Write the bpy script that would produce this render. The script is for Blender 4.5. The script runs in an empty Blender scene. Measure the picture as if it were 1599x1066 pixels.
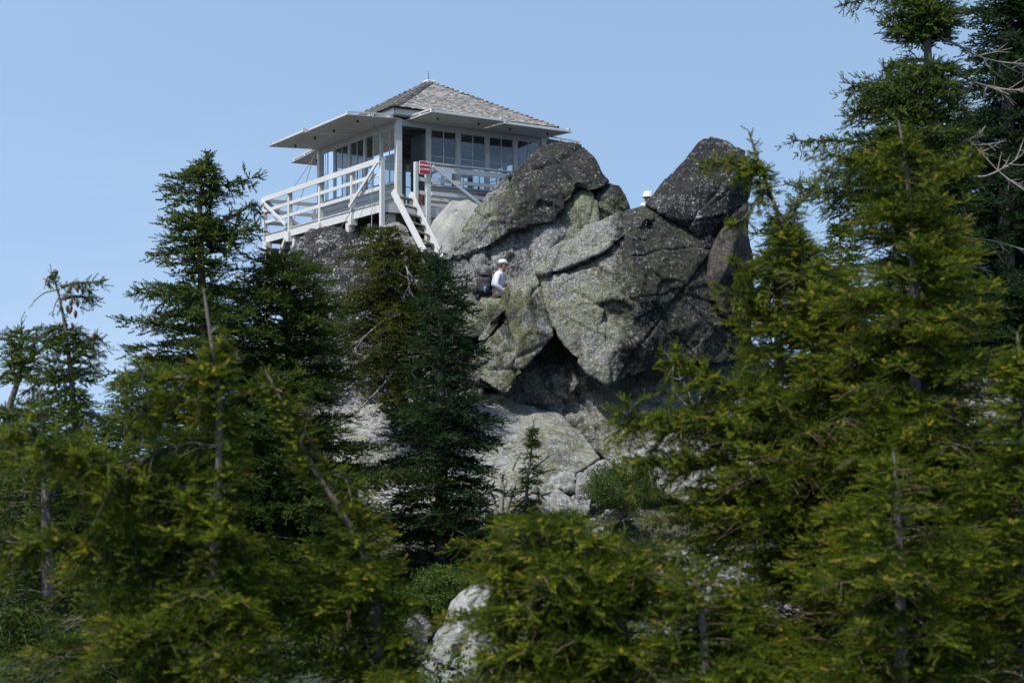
import bpy, bmesh, math, random, time
import numpy as np
from mathutils import Vector, Matrix, noise, geometry
T0 = time.time()
R = math.radians
F, CX, HY = 2128.0, 799.5, 635.0            # focal length in photo pixels, principal column, horizon row
scene = bpy.context.scene
COL = scene.collection

def P(px, py, Y):                           # world point that the photo shows at (px, py) at distance Y
    return Vector(((px - CX) * Y / F, Y, (HY - py) * Y / F))

# ------------------------------------------------------------------ camera, light, sky
cam = bpy.data.cameras.new('camera')
cam_o = bpy.data.objects.new('camera', cam); COL.objects.link(cam_o)
cam_o.rotation_euler = (R(90), 0, 0)
cam.sensor_width = 36.0
cam.lens = F / 1599 * 36
cam.shift_y = (HY - 533) / 1599
cam.clip_start = 0.1; cam.clip_end = 30000
cam.dof.use_dof = True; cam.dof.focus_distance = 30.0; cam.dof.aperture_fstop = 2.7
scene.camera = cam_o
scene.view_settings.view_transform = 'Standard'
scene.view_settings.look = 'None'
scene.view_settings.exposure = 0.8
scene.view_settings.gamma = 1.0

SUN_EL, SUN_AZ_VEC = 56.0, Vector((-0.66, -0.70))
w = bpy.data.worlds.new('World'); scene.world = w; w.use_nodes = True
nt = w.node_tree; nt.nodes.clear()
sky = nt.nodes.new('ShaderNodeTexSky'); sky.sky_type = 'NISHITA'
sky.sun_disc = False; sky.sun_elevation = R(SUN_EL)
sky.sun_rotation = math.atan2(SUN_AZ_VEC.x, SUN_AZ_VEC.y)
sky.altitude = 1600; sky.air_density = 1.5; sky.dust_density = 2.0; sky.ozone_density = 1.0
# the photo's sky is an even haze-softened blue down to the horizon: look the sky up a little above each direction
tcw = nt.nodes.new('ShaderNodeTexCoord'); sep = nt.nodes.new('ShaderNodeSeparateXYZ'); cmb = nt.nodes.new('ShaderNodeCombineXYZ')
nt.links.new(tcw.outputs['Generated'], sep.inputs[0]); nt.links.new(sep.outputs[0], cmb.inputs[0]); nt.links.new(sep.outputs[1], cmb.inputs[1])
mz = nt.nodes.new('ShaderNodeMath'); mz.operation = 'MULTIPLY_ADD'; mz.inputs[1].default_value = 0.55; mz.inputs[2].default_value = 0.42
mx0 = nt.nodes.new('ShaderNodeMath'); mx0.operation = 'MAXIMUM'; mx0.inputs[1].default_value = 0.0
nt.links.new(sep.outputs[2], mx0.inputs[0]); nt.links.new(mx0.outputs[0], mz.inputs[0]); nt.links.new(mz.outputs[0], cmb.inputs[2])
nt.links.new(cmb.outputs[0], sky.inputs['Vector']) if 'Vector' in sky.inputs else None
# thin high cirrus
mpw = nt.nodes.new('ShaderNodeMapping'); mpw.inputs['Scale'].default_value = (1.2, 1.2, 7.0); nt.links.new(tcw.outputs['Generated'], mpw.inputs[0])
nzw = nt.nodes.new('ShaderNodeTexNoise'); nzw.inputs['Scale'].default_value = 2.2; nzw.inputs['Detail'].default_value = 5; nt.links.new(mpw.outputs[0], nzw.inputs['Vector'])
rpw = nt.nodes.new('ShaderNodeMapRange'); rpw.inputs[1].default_value = 0.42; rpw.inputs[2].default_value = 0.8; rpw.inputs[3].default_value = 0.0; rpw.inputs[4].default_value = 0.34; nt.links.new(nzw.outputs['Fac'], rpw.inputs[0])
fall = nt.nodes.new('ShaderNodeMapRange'); fall.inputs[1].default_value = 0.0; fall.inputs[2].default_value = 0.24; fall.inputs[3].default_value = 1.0; fall.inputs[4].default_value = 0.12; nt.links.new(sep.outputs[2], fall.inputs[0])
mlw = nt.nodes.new('ShaderNodeMath'); mlw.operation = 'MULTIPLY'; nt.links.new(rpw.outputs[0], mlw.inputs[0]); nt.links.new(fall.outputs[0], mlw.inputs[1])
mxw = nt.nodes.new('ShaderNodeMix'); mxw.data_type = 'RGBA'; mxw.inputs[7].default_value = (3.6, 3.9, 4.4, 1); hsv = nt.nodes.new('ShaderNodeHueSaturation'); hsv.inputs['Saturation'].default_value = 0.86; nt.links.new(sky.outputs[0], hsv.inputs['Color'])
tnt = nt.nodes.new('ShaderNodeMix'); tnt.data_type = 'RGBA'; tnt.blend_type = 'MULTIPLY'; tnt.inputs[0].default_value = 1.0; tnt.inputs[7].default_value = (0.97, 1.05, 1.035, 1)
nt.links.new(hsv.outputs[0], tnt.inputs[6]); nt.links.new(mlw.outputs[0], mxw.inputs[0]); nt.links.new(tnt.outputs[2], mxw.inputs[6])
bgn = nt.nodes.new('ShaderNodeBackground'); bgn.inputs['Strength'].default_value = 0.132
wo = nt.nodes.new('ShaderNodeOutputWorld')
nt.links.new(mxw.outputs[2], bgn.inputs[0]); nt.links.new(bgn.outputs[0], wo.inputs[0])
SKYN = (nt, sky, bgn)

sl = bpy.data.lights.new('sun', 'SUN'); sl.energy = 3.6; sl.angle = R(0.53); sl.color = (1.0, 0.955, 0.88)
so = bpy.data.objects.new('sun', sl); COL.objects.link(so)
h = SUN_AZ_VEC.normalized() * math.cos(R(SUN_EL))
so.rotation_euler = Vector((h.x, h.y, math.sin(R(SUN_EL)))).to_track_quat('Z', 'Y').to_euler()
so.location = (-20, -10, 40)

# ------------------------------------------------------------------ helpers
def tag(o, label=None, cat=None, group=None, kind=None):
    if label: o['label'] = label
    if cat: o['category'] = cat
    if group: o['group'] = group
    if kind: o['kind'] = kind
    return o

def empty(name, loc, rz=0.0):
    o = bpy.data.objects.new(name, None); COL.objects.link(o)
    o.location = loc; o.rotation_euler = (0, 0, rz); o.empty_display_size = 0.3
    return o

def link(name, me, mat=None, parent=None, smooth=False):
    o = bpy.data.objects.new(name, me); COL.objects.link(o)
    if mat is not None: me.materials.append(mat)
    if parent is not None: o.parent = parent
    if smooth: me.polygons.foreach_set('use_smooth', [True] * len(me.polygons))
    return o

def mesh_np(name, V, Fc, k):
    """V (n,3) float, Fc (m,k) int"""
    me = bpy.data.meshes.new(name)
    V = np.ascontiguousarray(V, dtype=np.float32); Fc = np.ascontiguousarray(Fc, dtype=np.int32)
    me.vertices.add(len(V)); me.vertices.foreach_set('co', V.ravel())
    me.loops.add(Fc.size); me.loops.foreach_set('vertex_index', Fc.ravel())
    me.polygons.add(len(Fc))
    me.polygons.foreach_set('loop_start', np.arange(0, Fc.size, k, dtype=np.int32))
    me.update(calc_edges=True)
    return me

def face_attr(me, name, vals):
    a = me.attributes.new(name, 'FLOAT', 'FACE'); a.data.foreach_set('value', np.ascontiguousarray(vals, dtype=np.float32))

class MB:
    def __init__(s): s.v = []; s.f = []
    def box(s, x0, x1, y0, y1, z0, z1):
        n = len(s.v)
        s.v += [(x, y, z) for z in (z0, z1) for y in (y0, y1) for x in (x0, x1)]
        s.f += [[n + i for i in q] for q in ((0, 2, 3, 1), (4, 5, 7, 6), (0, 1, 5, 4), (2, 6, 7, 3), (0, 4, 6, 2), (1, 3, 7, 5))]
        return s
    def bar(s, p, q, wdt, hgt, up=(0, 0, 1)):
        p = Vector(p); q = Vector(q); d = (q - p).normalized(); u = Vector(up)
        a = d.cross(u)
        if a.length < 1e-4: a = d.cross(Vector((0, 1, 0)))
        a.normalize(); b = a.cross(d).normalized()
        n = len(s.v)
        for c in (p, q):
            for (i, j) in ((-1, -1), (1, -1), (1, 1), (-1, 1)):
                s.v.append(tuple(c + a * (i * wdt / 2) + b * (j * hgt / 2)))
        s.f += [[n + i for i in qd] for qd in ((0, 1, 2, 3), (7, 6, 5, 4), (0, 4, 5, 1), (1, 5, 6, 2), (2, 6, 7, 3), (3, 7, 4, 0))]
        return s
    def tube(s, pts, rad, sides=6):
        pts = [Vector(p) for p in pts]
        if not isinstance(rad, (list, tuple)): rad = [rad] * len(pts)
        n0 = len(s.v); a = None
        for i, p in enumerate(pts):
            d = (pts[min(i + 1, len(pts) - 1)] - pts[max(i - 1, 0)]).normalized()
            if a is None:
                a = d.orthogonal().normalized()
            a = (a - d * a.dot(d)).normalized(); b = d.cross(a)
            for k in range(sides):
                t = 2 * math.pi * k / sides
                s.v.append(tuple(p + (a * math.cos(t) + b * math.sin(t)) * rad[i]))
        for i in range(len(pts) - 1):
            for k in range(sides):
                k2 = (k + 1) % sides
                s.f.append([n0 + i * sides + k, n0 + i * sides + k2, n0 + (i + 1) * sides + k2, n0 + (i + 1) * sides + k])
        s.f.append([n0 + k for k in range(sides)][::-1]); s.f.append([n0 + (len(pts) - 1) * sides + k for k in range(sides)])
        return s
    def poly(s, pts):
        n = len(s.v); s.v += [tuple(p) for p in pts]; s.f.append(list(range(n, n + len(pts)))); return s
    def build(s, name, mat, parent=None, bevel=0, smooth=False):
        me = bpy.data.meshes.new(name); me.from_pydata(s.v, [], s.f)
        bm = bmesh.new(); bm.from_mesh(me); bmesh.ops.recalc_face_normals(bm, faces=bm.faces)
        if bevel: bmesh.ops.bevel(bm, geom=bm.edges[:], offset=bevel, segments=1, affect='EDGES')
        bm.to_mesh(me); bm.free()
        return link(name, me, mat, parent, smooth)

# ------------------------------------------------------------------ materials
def newmat(name):
    m = bpy.data.materials.new(name); m.use_nodes = True
    n = m.node_tree; n.nodes.clear()
    out = n.nodes.new('ShaderNodeOutputMaterial')
    return m, n, out
def N(n, t, **kw):
    x = n.nodes.new(t)
    for k, v in kw.items():
        if k in ('operation', 'blend_type', 'data_type', 'feature', 'attribute_name', 'distance', 'noise_type'): setattr(x, k, v)
        else: x.inputs[k].default_value = v
    return x
def ramp(n, fac, stops, interp='LINEAR'):
    r = n.nodes.new('ShaderNodeValToRGB'); r.color_ramp.interpolation = interp
    e = r.color_ramp.elements
    while len(e) < len(stops): e.new(0.5)
    for i, (p, c) in enumerate(stops):
        e[i].position = p
        e[i].color = (c, c, c, 1) if not isinstance(c, tuple) else (*c, 1)
    n.links.new(fac, r.inputs[0]); return r.outputs[0]
def noi(n, vec, scale, detail=6, rough=0.6, dist=0.0):
    x = N(n, 'ShaderNodeTexNoise', Scale=scale, Detail=detail, Roughness=rough, Distortion=dist)
    n.links.new(vec, x.inputs['Vector']); return x.outputs['Fac']
def mixc(n, fac, a, b):
    m = n.nodes.new('ShaderNodeMix'); m.data_type = 'RGBA'
    for sock, v in ((m.inputs[0], fac), (m.inputs[6], a), (m.inputs[7], b)):
        if isinstance(v, tuple): sock.default_value = (*v, 1)
        elif isinstance(v, (int, float)): sock.default_value = v
        else: n.links.new(v, sock)
    return m.outputs[2]
def mth(n, op, a, b=0.0):
    m = n.nodes.new('ShaderNodeMath'); m.operation = op
    for s_, v in ((m.inputs[0], a), (m.inputs[1], b)):
        if isinstance(v, (int, float)): s_.default_value = v
        else: n.links.new(v, s_)
    return m.outputs[0]
def wpos(n):
    g = n.nodes.new('ShaderNodeNewGeometry'); return g.outputs['Position'], g

def simple(name, col, rough=0.7, var=0.0, vscale=8.0, metallic=0.0):
    m, n, out = newmat(name)
    b = N(n, 'ShaderNodeBsdfPrincipled', Roughness=rough, Metallic=metallic)
    tc = n.nodes.new('ShaderNodeTexCoord')
    if var:
        f = noi(n, tc.outputs['Object'], vscale, 5)
        c = mixc(n, ramp(n, f, [(0.3, 0.0), (0.7, 1.0)]), tuple(x * (1 - var) for x in col), tuple(min(1, x * (1 + var)) for x in col))
        n.links.new(c, b.inputs['Base Color'])
    else: b.inputs['Base Color'].default_value = (*col, 1)
    n.links.new(b.outputs[0], out.inputs[0]); return m

def rock_mat(name, base=(0.128, 0.128, 0.126), pale=(0.285, 0.285, 0.28), dark=(0.017, 0.017, 0.018), green=(0.175, 0.195, 0.080),
             kdark=0.5, kgreen=0.5, kpale=0.5, xgrad=None, bump=0.9, speck=1.0, spkk=1.0):
    """granite with black crust, pale crustose spots and yellow-green map lichen. k* 0..1 = share covered"""
    m, n, out = newmat(name)
    pos, g = wpos(n)
    b = N(n, 'ShaderNodeBsdfPrincipled', Roughness=0.92); b.inputs['Specular IOR Level'].default_value = 0.12
    big = noi(n, pos, 0.55, 5, 0.6, 0.3); mid = noi(n, pos, 2.6, 6, 0.65, 0.4); fine = noi(n, pos, 11.0, 6, 0.7); micro = noi(n, pos, 42.0, 4, 0.7)
    mp = n.nodes.new('ShaderNodeMapping'); mp.inputs['Location'].default_value = (17.3, 4.1, 9.2); n.links.new(pos, mp.inputs[0])
    big2 = noi(n, mp.outputs[0], 0.7, 6, 0.65, 0.6); fine2 = noi(n, mp.outputs[0], 15.0, 6, 0.7, 0.3); mid2 = noi(n, mp.outputs[0], 4.0, 7, 0.7)
    c = mixc(n, ramp(n, micro, [(0.36, 0.0), (0.62, 1.0)]), tuple(x * 0.62 for x in base), tuple(x * 1.3 for x in base))
    c = mixc(n, ramp(n, mid, [(0.35, 0.0), (0.7, 0.5)]), c, pale)
    spk = noi(n, mp.outputs[0], 24.0, 3, 0.75, 0.5); spk2 = noi(n, pos, 19.0, 3, 0.75, 0.5)
    c = mixc(n, mth(n, 'MULTIPLY', ramp(n, spk, [(0.50, 0.0), (0.56, 1.0)]), 0.68 * spkk), c, dark)
    c = mixc(n, mth(n, 'MULTIPLY', ramp(n, spk2, [(0.56, 0.0), (0.60, 1.0)]), 0.9 * spkk), c, tuple(min(1, x * 1.25) for x in pale))
    # pale spots
    t = 0.72 - 0.2 * kpale
    patch = ramp(n, mid2, [(0.40, 0.12), (0.62, 1.0)])
    sp = mth(n, 'MULTIPLY', mth(n, 'MULTIPLY', ramp(n, mth(n, 'ADD', fine2, mth(n, 'MULTIPLY', mth(n, 'SUBTRACT', mid, 0.5), 0.35)), [(t - 0.04, 0.0), (t + 0.01, 1.0)]), speck), patch)
    # black crust: low-frequency field broken up by finer noise
    f = mth(n, 'ADD', mth(n, 'MULTIPLY', big, 0.5), mth(n, 'ADD', mth(n, 'MULTIPLY', mid2, 0.28), mth(n, 'MULTIPLY', fine, 0.22)))
    if xgrad:                                # black crust plus painted shade on the facets past a world x position
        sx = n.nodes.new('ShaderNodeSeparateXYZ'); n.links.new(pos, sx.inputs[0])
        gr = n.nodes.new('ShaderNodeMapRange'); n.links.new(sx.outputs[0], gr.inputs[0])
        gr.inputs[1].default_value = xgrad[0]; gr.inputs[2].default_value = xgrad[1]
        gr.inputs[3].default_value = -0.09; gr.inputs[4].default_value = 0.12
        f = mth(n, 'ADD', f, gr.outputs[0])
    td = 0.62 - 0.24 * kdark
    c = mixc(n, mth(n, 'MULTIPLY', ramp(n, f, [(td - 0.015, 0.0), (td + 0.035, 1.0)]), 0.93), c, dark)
    c = mixc(n, mth(n, 'MULTIPLY', sp, 0.85), c, pale)
    # dark seepage streaks running down the faces
    mps = n.nodes.new('ShaderNodeMapping'); mps.inputs['Scale'].default_value = (2.4, 2.4, 0.30); n.links.new(pos, mps.inputs[0])
    stk = ramp(n, noi(n, mps.outputs[0], 1.6, 5, 0.6, 0.4), [(0.54, 0.0), (0.66, 1.0)])
    c = mixc(n, mth(n, 'MULTIPLY', mth(n, 'MULTIPLY', stk, ramp(n, mid2, [(0.3, 0.3), (0.55, 1.0)])), 0.5), c, dark)
    # map lichen
    fg = mth(n, 'ADD', mth(n, 'MULTIPLY', big2, 0.55), mth(n, 'MULTIPLY', fine, 0.45))
    tg = 0.64 - 0.22 * kgreen
    gm = ramp(n, fg, [(tg - 0.02, 0.0), (tg + 0.05, 1.0)])
    gm = mth(n, 'MULTIPLY', gm, ramp(n, spk, [(0.42, 1.0), (0.60, 0.15)]))
    gm = mth(n, 'MULTIPLY', gm, ramp(n, micro, [(0.3, 0.25), (0.6, 1.0)]))
    gm = mth(n, 'MULTIPLY', gm, 0.85)
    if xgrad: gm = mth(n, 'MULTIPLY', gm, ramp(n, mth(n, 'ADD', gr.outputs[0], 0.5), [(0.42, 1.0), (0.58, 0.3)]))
    gc = mixc(n, fine2, tuple(x * 0.7 for x in green), tuple(x * 1.25 for x in green))
    c = mixc(n, gm, c, gc)
    n.links.new(c, b.inputs['Base Color'])
    hsum = mth(n, 'ADD', mth(n, 'MULTIPLY', fine, 0.6), mth(n, 'ADD', mth(n, 'MULTIPLY', micro, 0.22), mth(n, 'MULTIPLY', mid, 0.9)))
    bp = N(n, 'ShaderNodeBump', Strength=bump, Distance=0.12)
    n.links.new(hsum, bp.inputs['Height']); n.links.new(bp.outputs[0], b.inputs['Normal'])
    n.links.new(b.outputs[0], out.inputs[0]); return m

M = {}
M['rk_mixed'] = rock_mat('lichen_granite', kdark=0.60, kgreen=0.55, kpale=0.45)
M['rk_green'] = rock_mat('green_lichen_granite', kdark=0.45, kgreen=0.68, kpale=0.35)
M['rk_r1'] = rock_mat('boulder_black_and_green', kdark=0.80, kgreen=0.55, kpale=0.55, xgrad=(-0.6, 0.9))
M['rk_r5'] = rock_mat('cliff_granite', kdark=0.60, kgreen=0.68, kpale=0.6, xgrad=(1.7, 3.1))  # xgrad paints the shade of the right facets in with the black crust
M['rk_dark'] = rock_mat('black_lichen_granite', kdark=0.85, kgreen=0.12, kpale=0.62, base=(0.075, 0.075, 0.075), pale=(0.34, 0.34, 0.34), dark=(0.017, 0.0175, 0.019))
M['rk_streak'] = rock_mat('streaked_granite', kdark=0.75, kgreen=0.1, kpale=0.7, base=(0.09, 0.09, 0.09), pale=(0.42, 0.42, 0.42), dark=(0.018, 0.018, 0.02))
M['rk_smooth'] = rock_mat('weathered_brown_granite', kdark=0.5, kgreen=0.0, kpale=0.15, base=(0.050, 0.045, 0.042), pale=(0.085, 0.072, 0.065), dark=(0.016, 0.014, 0.013), bump=0.2)
M['rk_grey'] = rock_mat('grey_granite', kdark=0.42, kgreen=0.3, kpale=0.6)
M['rk_pale'] = rock_mat('pale_granite', kdark=0.2, kgreen=0.25, kpale=0.8, base=(0.18, 0.178, 0.174), pale=(0.345, 0.34, 0.33), dark=(0.045, 0.045, 0.045), green=(0.21, 0.225, 0.10), spkk=0.6)
M['rk_slab'] = rock_mat('slab_granite', kdark=0.44, kgreen=0.60, kpale=0.75, base=(0.185, 0.183, 0.18), pale=(0.385, 0.38, 0.378), dark=(0.06, 0.06, 0.063), green=(0.19, 0.205, 0.085), spkk=0.7)
M['rk_clean'] = rock_mat('clean_granite', kdark=0.1, kgreen=0.28, kpale=0.6, base=(0.20, 0.20, 0.19), pale=(0.32, 0.32, 0.305), dark=(0.06, 0.06, 0.06), bump=0.25, spkk=0.2)
M['rk_under'] = rock_mat('recess_granite', kdark=0.4, kgreen=0.55, kpale=0.25, base=(0.13, 0.13, 0.12))

def paint_mat(name, col, wear=0.35, rough=0.6):
    m, n, out = newmat(name)
    b = N(n, 'ShaderNodeBsdfPrincipled', Roughness=rough)
    tc = n.nodes.new('ShaderNodeTexCoord')
    a = noi(n, tc.outputs['Object'], 1.3, 5); d = noi(n, tc.outputs['Object'], 22.0, 6, 0.75)
    mp = n.nodes.new('ShaderNodeMapping'); mp.inputs['Scale'].default_value = (3, 3, 40); n.links.new(tc.outputs['Object'], mp.inputs[0])
    gr = noi(n, mp.outputs[0], 2.0, 4)
    c = mixc(n, ramp(n, a, [(0.3, 0.0), (0.75, 1.0)]), tuple(x * 0.86 for x in col), col)
    f = mth(n, 'ADD', mth(n, 'MULTIPLY', d, 0.6), mth(n, 'MULTIPLY', gr, 0.4))
    c = mixc(n, mth(n, 'MULTIPLY', ramp(n, f, [(0.55, 0.0), (0.68, 1.0)]), wear), c, (0.16, 0.145, 0.13))
    n.links.new(c, b.inputs['Base Color'])
    bp = N(n, 'ShaderNodeBump', Strength=0.25, Distance=0.01); n.links.new(f, bp.inputs['Height']); n.links.new(bp.outputs[0], b.inputs['Normal'])
    n.links.new(b.outputs[0], out.inputs[0]); return m
M['white'] = paint_mat('weathered_white_paint', (0.50, 0.495, 0.485), 1.0)
M['trim'] = paint_mat('grey_white_trim', (0.42, 0.42, 0.42), 0.6)
M['siding'] = paint_mat('pale_grey_siding', (0.42, 0.42, 0.42), 0.7)
M['shutter'] = paint_mat('shutter_boards', (0.36, 0.355, 0.345), 0.5)
M['shutter_light'] = paint_mat('shutter_painted', (0.46, 0.465, 0.465), 0.4)
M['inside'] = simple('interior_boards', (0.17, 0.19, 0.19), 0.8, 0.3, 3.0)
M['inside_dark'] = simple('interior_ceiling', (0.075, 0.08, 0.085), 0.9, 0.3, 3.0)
M['deckwood'] = simple('deck_planks', (0.33, 0.33, 0.33), 0.9, 0.3, 9.0)
M['old_wood'] = simple('dark_old_timber', (0.10, 0.095, 0.085), 0.95, 0.3, 9.0)
M['iron'] = simple('dark_iron', (0.03, 0.032, 0.035), 0.5, 0.2, 20, 0.6)
M['cable'] = simple('steel_cable', (0.25, 0.25, 0.26), 0.5, 0, 1, 0.5)
M['box_brown'] = simple('rusty_box', (0.13, 0.05, 0.03), 0.8, 0.4, 12)
def glass_mat():
    m, n, out = newmat('window_glass')
    tr = n.nodes.new('ShaderNodeBsdfTransparent'); tr.inputs[0].default_value = (0.80, 0.86, 0.88, 1)
    gl = N(n, 'ShaderNodeBsdfGlossy', Roughness=0.04); gl.inputs[0].default_value = (0.9, 0.95, 1, 1)
    fr = N(n, 'ShaderNodeFresnel', IOR=1.5)
    ms = n.nodes.new('ShaderNodeMixShader')
    n.links.new(mth(n, 'ADD', fr.outputs[0], 0.05), ms.inputs[0]); n.links.new(tr.outputs[0], ms.inputs[1]); n.links.new(gl.outputs[0], ms.inputs[2])
    n.links.new(ms.outputs[0], out.inputs[0]); return m
M['glass'] = glass_mat()
def shingle_mat():
    m, n, out = newmat('cedar_shingles')
    b = N(n, 'ShaderNodeBsdfPrincipled', Roughness=0.9)
    at = n.nodes.new('ShaderNodeAttribute'); at.attribute_name = 'tint'
    tc = n.nodes.new('ShaderNodeTexCoord')
    c = ramp(n, at.outputs['Fac'], [(0.0, (0.12, 0.11, 0.105)), (0.35, (0.21, 0.198, 0.188)), (0.7, (0.30, 0.288, 0.275)), (1.0, (0.46, 0.45, 0.44))])
    c = mixc(n, mth(n, 'MULTIPLY', noi(n, tc.outputs['Object'], 30, 4), 0.5), c, (0.14, 0.12, 0.105))
    n.links.new(c, b.inputs['Base Color']); n.links.new(b.outputs[0], out.inputs[0]); return m
M['shingle'] = shingle_mat()

def leaf_mat(name, stops, trans=0.28, dead=(0.20, 0.09, 0.03)):
    m, n, out = newmat(name)
    at = n.nodes.new('ShaderNodeAttribute'); at.attribute_name = 'tint'
    pos, g = wpos(n)
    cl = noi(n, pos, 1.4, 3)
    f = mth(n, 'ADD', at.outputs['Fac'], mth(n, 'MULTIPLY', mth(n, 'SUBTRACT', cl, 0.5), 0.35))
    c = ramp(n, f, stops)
    d = N(n, 'ShaderNodeBsdfPrincipled', Roughness=0.6); d.inputs['Specular IOR Level'].default_value = 0.08
    t = n.nodes.new('ShaderNodeBsdfTranslucent')
    n.links.new(c, d.inputs['Base Color']); n.links.new(c, t.inputs[0])
    ms = N(n, 'ShaderNodeMixShader'); ms.inputs[0].default_value = trans
    n.links.new(d.outputs[0], ms.inputs[1]); n.links.new(t.outputs[0], ms.inputs[2])
    n.links.new(ms.outputs[0], out.inputs[0]); return m
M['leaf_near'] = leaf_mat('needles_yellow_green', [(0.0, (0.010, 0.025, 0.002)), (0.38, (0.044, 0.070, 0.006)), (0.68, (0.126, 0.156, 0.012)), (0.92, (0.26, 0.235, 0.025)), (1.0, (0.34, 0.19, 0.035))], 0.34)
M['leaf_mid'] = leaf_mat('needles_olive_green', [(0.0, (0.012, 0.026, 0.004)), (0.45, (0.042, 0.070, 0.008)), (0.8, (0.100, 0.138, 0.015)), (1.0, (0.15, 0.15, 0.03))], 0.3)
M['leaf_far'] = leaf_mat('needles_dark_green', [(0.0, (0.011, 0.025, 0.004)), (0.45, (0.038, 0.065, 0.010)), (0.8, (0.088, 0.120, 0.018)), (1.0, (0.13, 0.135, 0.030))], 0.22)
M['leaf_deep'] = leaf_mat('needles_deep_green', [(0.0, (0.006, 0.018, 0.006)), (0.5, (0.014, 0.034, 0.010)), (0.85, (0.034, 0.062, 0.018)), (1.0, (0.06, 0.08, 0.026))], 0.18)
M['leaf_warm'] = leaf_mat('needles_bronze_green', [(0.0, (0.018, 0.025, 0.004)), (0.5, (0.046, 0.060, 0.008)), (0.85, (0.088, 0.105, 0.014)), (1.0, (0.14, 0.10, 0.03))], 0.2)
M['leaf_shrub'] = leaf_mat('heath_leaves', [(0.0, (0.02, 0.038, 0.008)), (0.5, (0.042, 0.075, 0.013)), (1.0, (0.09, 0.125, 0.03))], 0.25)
M['bark'] = simple('grey_bark', (0.10, 0.083, 0.072), 0.95, 0.45, 14.0)
M['bark_brown'] = simple('brown_twig_bark', (0.075, 0.05, 0.03), 0.95, 0.4, 14.0)
M['deadwood'] = simple('bleached_deadwood', (0.17, 0.155, 0.14), 0.95, 0.35, 10.0)
M['cone'] = simple('purple_brown_cone', (0.085, 0.045, 0.030), 0.8, 0.4, 60.0)
M['foliage_dead'] = simple('rust_needles', (0.22, 0.085, 0.03), 0.9, 0.3, 20)

# ------------------------------------------------------------------ ground
def sstep(a, b, x):
    t = min(1, max(0, (x - a) / (b - a))); return t * t * (3 - 2 * t)
def hgt(x, y):
    r = math.hypot(x, y - 20)
    z = -2.35 + 0.25 * sstep(20, 26.5, y) + 0.4 * sstep(27, 29.5, y) - 0.95 * sstep(14.2, 17, y) * (1 - sstep(20.5, 25.0, y))
    z += sstep(29.8, 35.0, y) * 4.2 * sstep(-9.5, -4.5, x) * (1 - sstep(5.0, 9.0, x))
    z -= 0.05 * max(0, abs(x) - 7) ** 1.35
    z -= 0.55 * max(0, y - 42) 
    z -= 0.25 * max(0, -6 - y)
    z += 0.35 * noise.noise(Vector((x * 0.25, y * 0.25, 3.1))) + 0.12 * noise.noise(Vector((x * 0.9, y * 0.9, 7.7)))
    z += 2.9 * math.exp(-((x - 7.6) / 2.2) ** 2 - ((y - 19.3) / 1.9) ** 2) + 1.7 * math.exp(-((x - 5.8) / 1.6) ** 2 - ((y - 27.6) / 1.8) ** 2)
    if r > 60: z = max(z, -320 + 60 * noise.noise(Vector((x * 0.002, y * 0.002, 1.0))))
    return z
def build_ground():
    n = 230; us = np.linspace(-1, 1, n)
    f = lambda u: np.sign(u) * (14 * np.abs(u) / 0.55 * (np.abs(u) < 0.55) + (np.abs(u) >= 0.55) * (14 * np.exp((np.abs(u) - 0.55) / 0.45 * 6.3)))
    xs = f(us); ys = f(us) + 22
    V = np.zeros((n, n, 3))
    for j in range(n):
        for i in range(n):
            V[j, i] = (xs[i], ys[j], hgt(xs[i], ys[j]))
    idx = np.arange(n * n).reshape(n, n)
    Fc = np.stack([idx[:-1, :-1], idx[:-1, 1:], idx[1:, 1:], idx[1:, :-1]], -1).reshape(-1, 4)
    me = mesh_np('ground', V.reshape(-1, 3), Fc, 4)
    m, nn, out = newmat('mountain_soil')
    pos, g = wpos(nn)
    b = N(nn, 'ShaderNodeBsdfPrincipled', Roughness=0.95)
    a = noi(nn, pos, 1.2, 6, 0.7); d = noi(nn, pos, 9.0, 6, 0.7)
    c = mixc(nn, ramp(nn, a, [(0.4, 0.0), (0.6, 1.0)]), (0.020, 0.028, 0.010), (0.055, 0.048, 0.035))
    c = mixc(nn, ramp(nn, d, [(0.55, 0.0), (0.7, 0.5)]), c, (0.12, 0.115, 0.11))
    nn.links.new(c, b.inputs['Base Color'])
    bp = N(nn, 'ShaderNodeBump', Strength=0.6, Distance=0.1); nn.links.new(d, bp.inputs['Height']); nn.links.new(bp.outputs[0], b.inputs['Normal'])
    nn.links.new(b.outputs[0], out.inputs[0])
    o = link('ground', me, m, smooth=True); tag(o, kind='structure')
build_ground()

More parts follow.
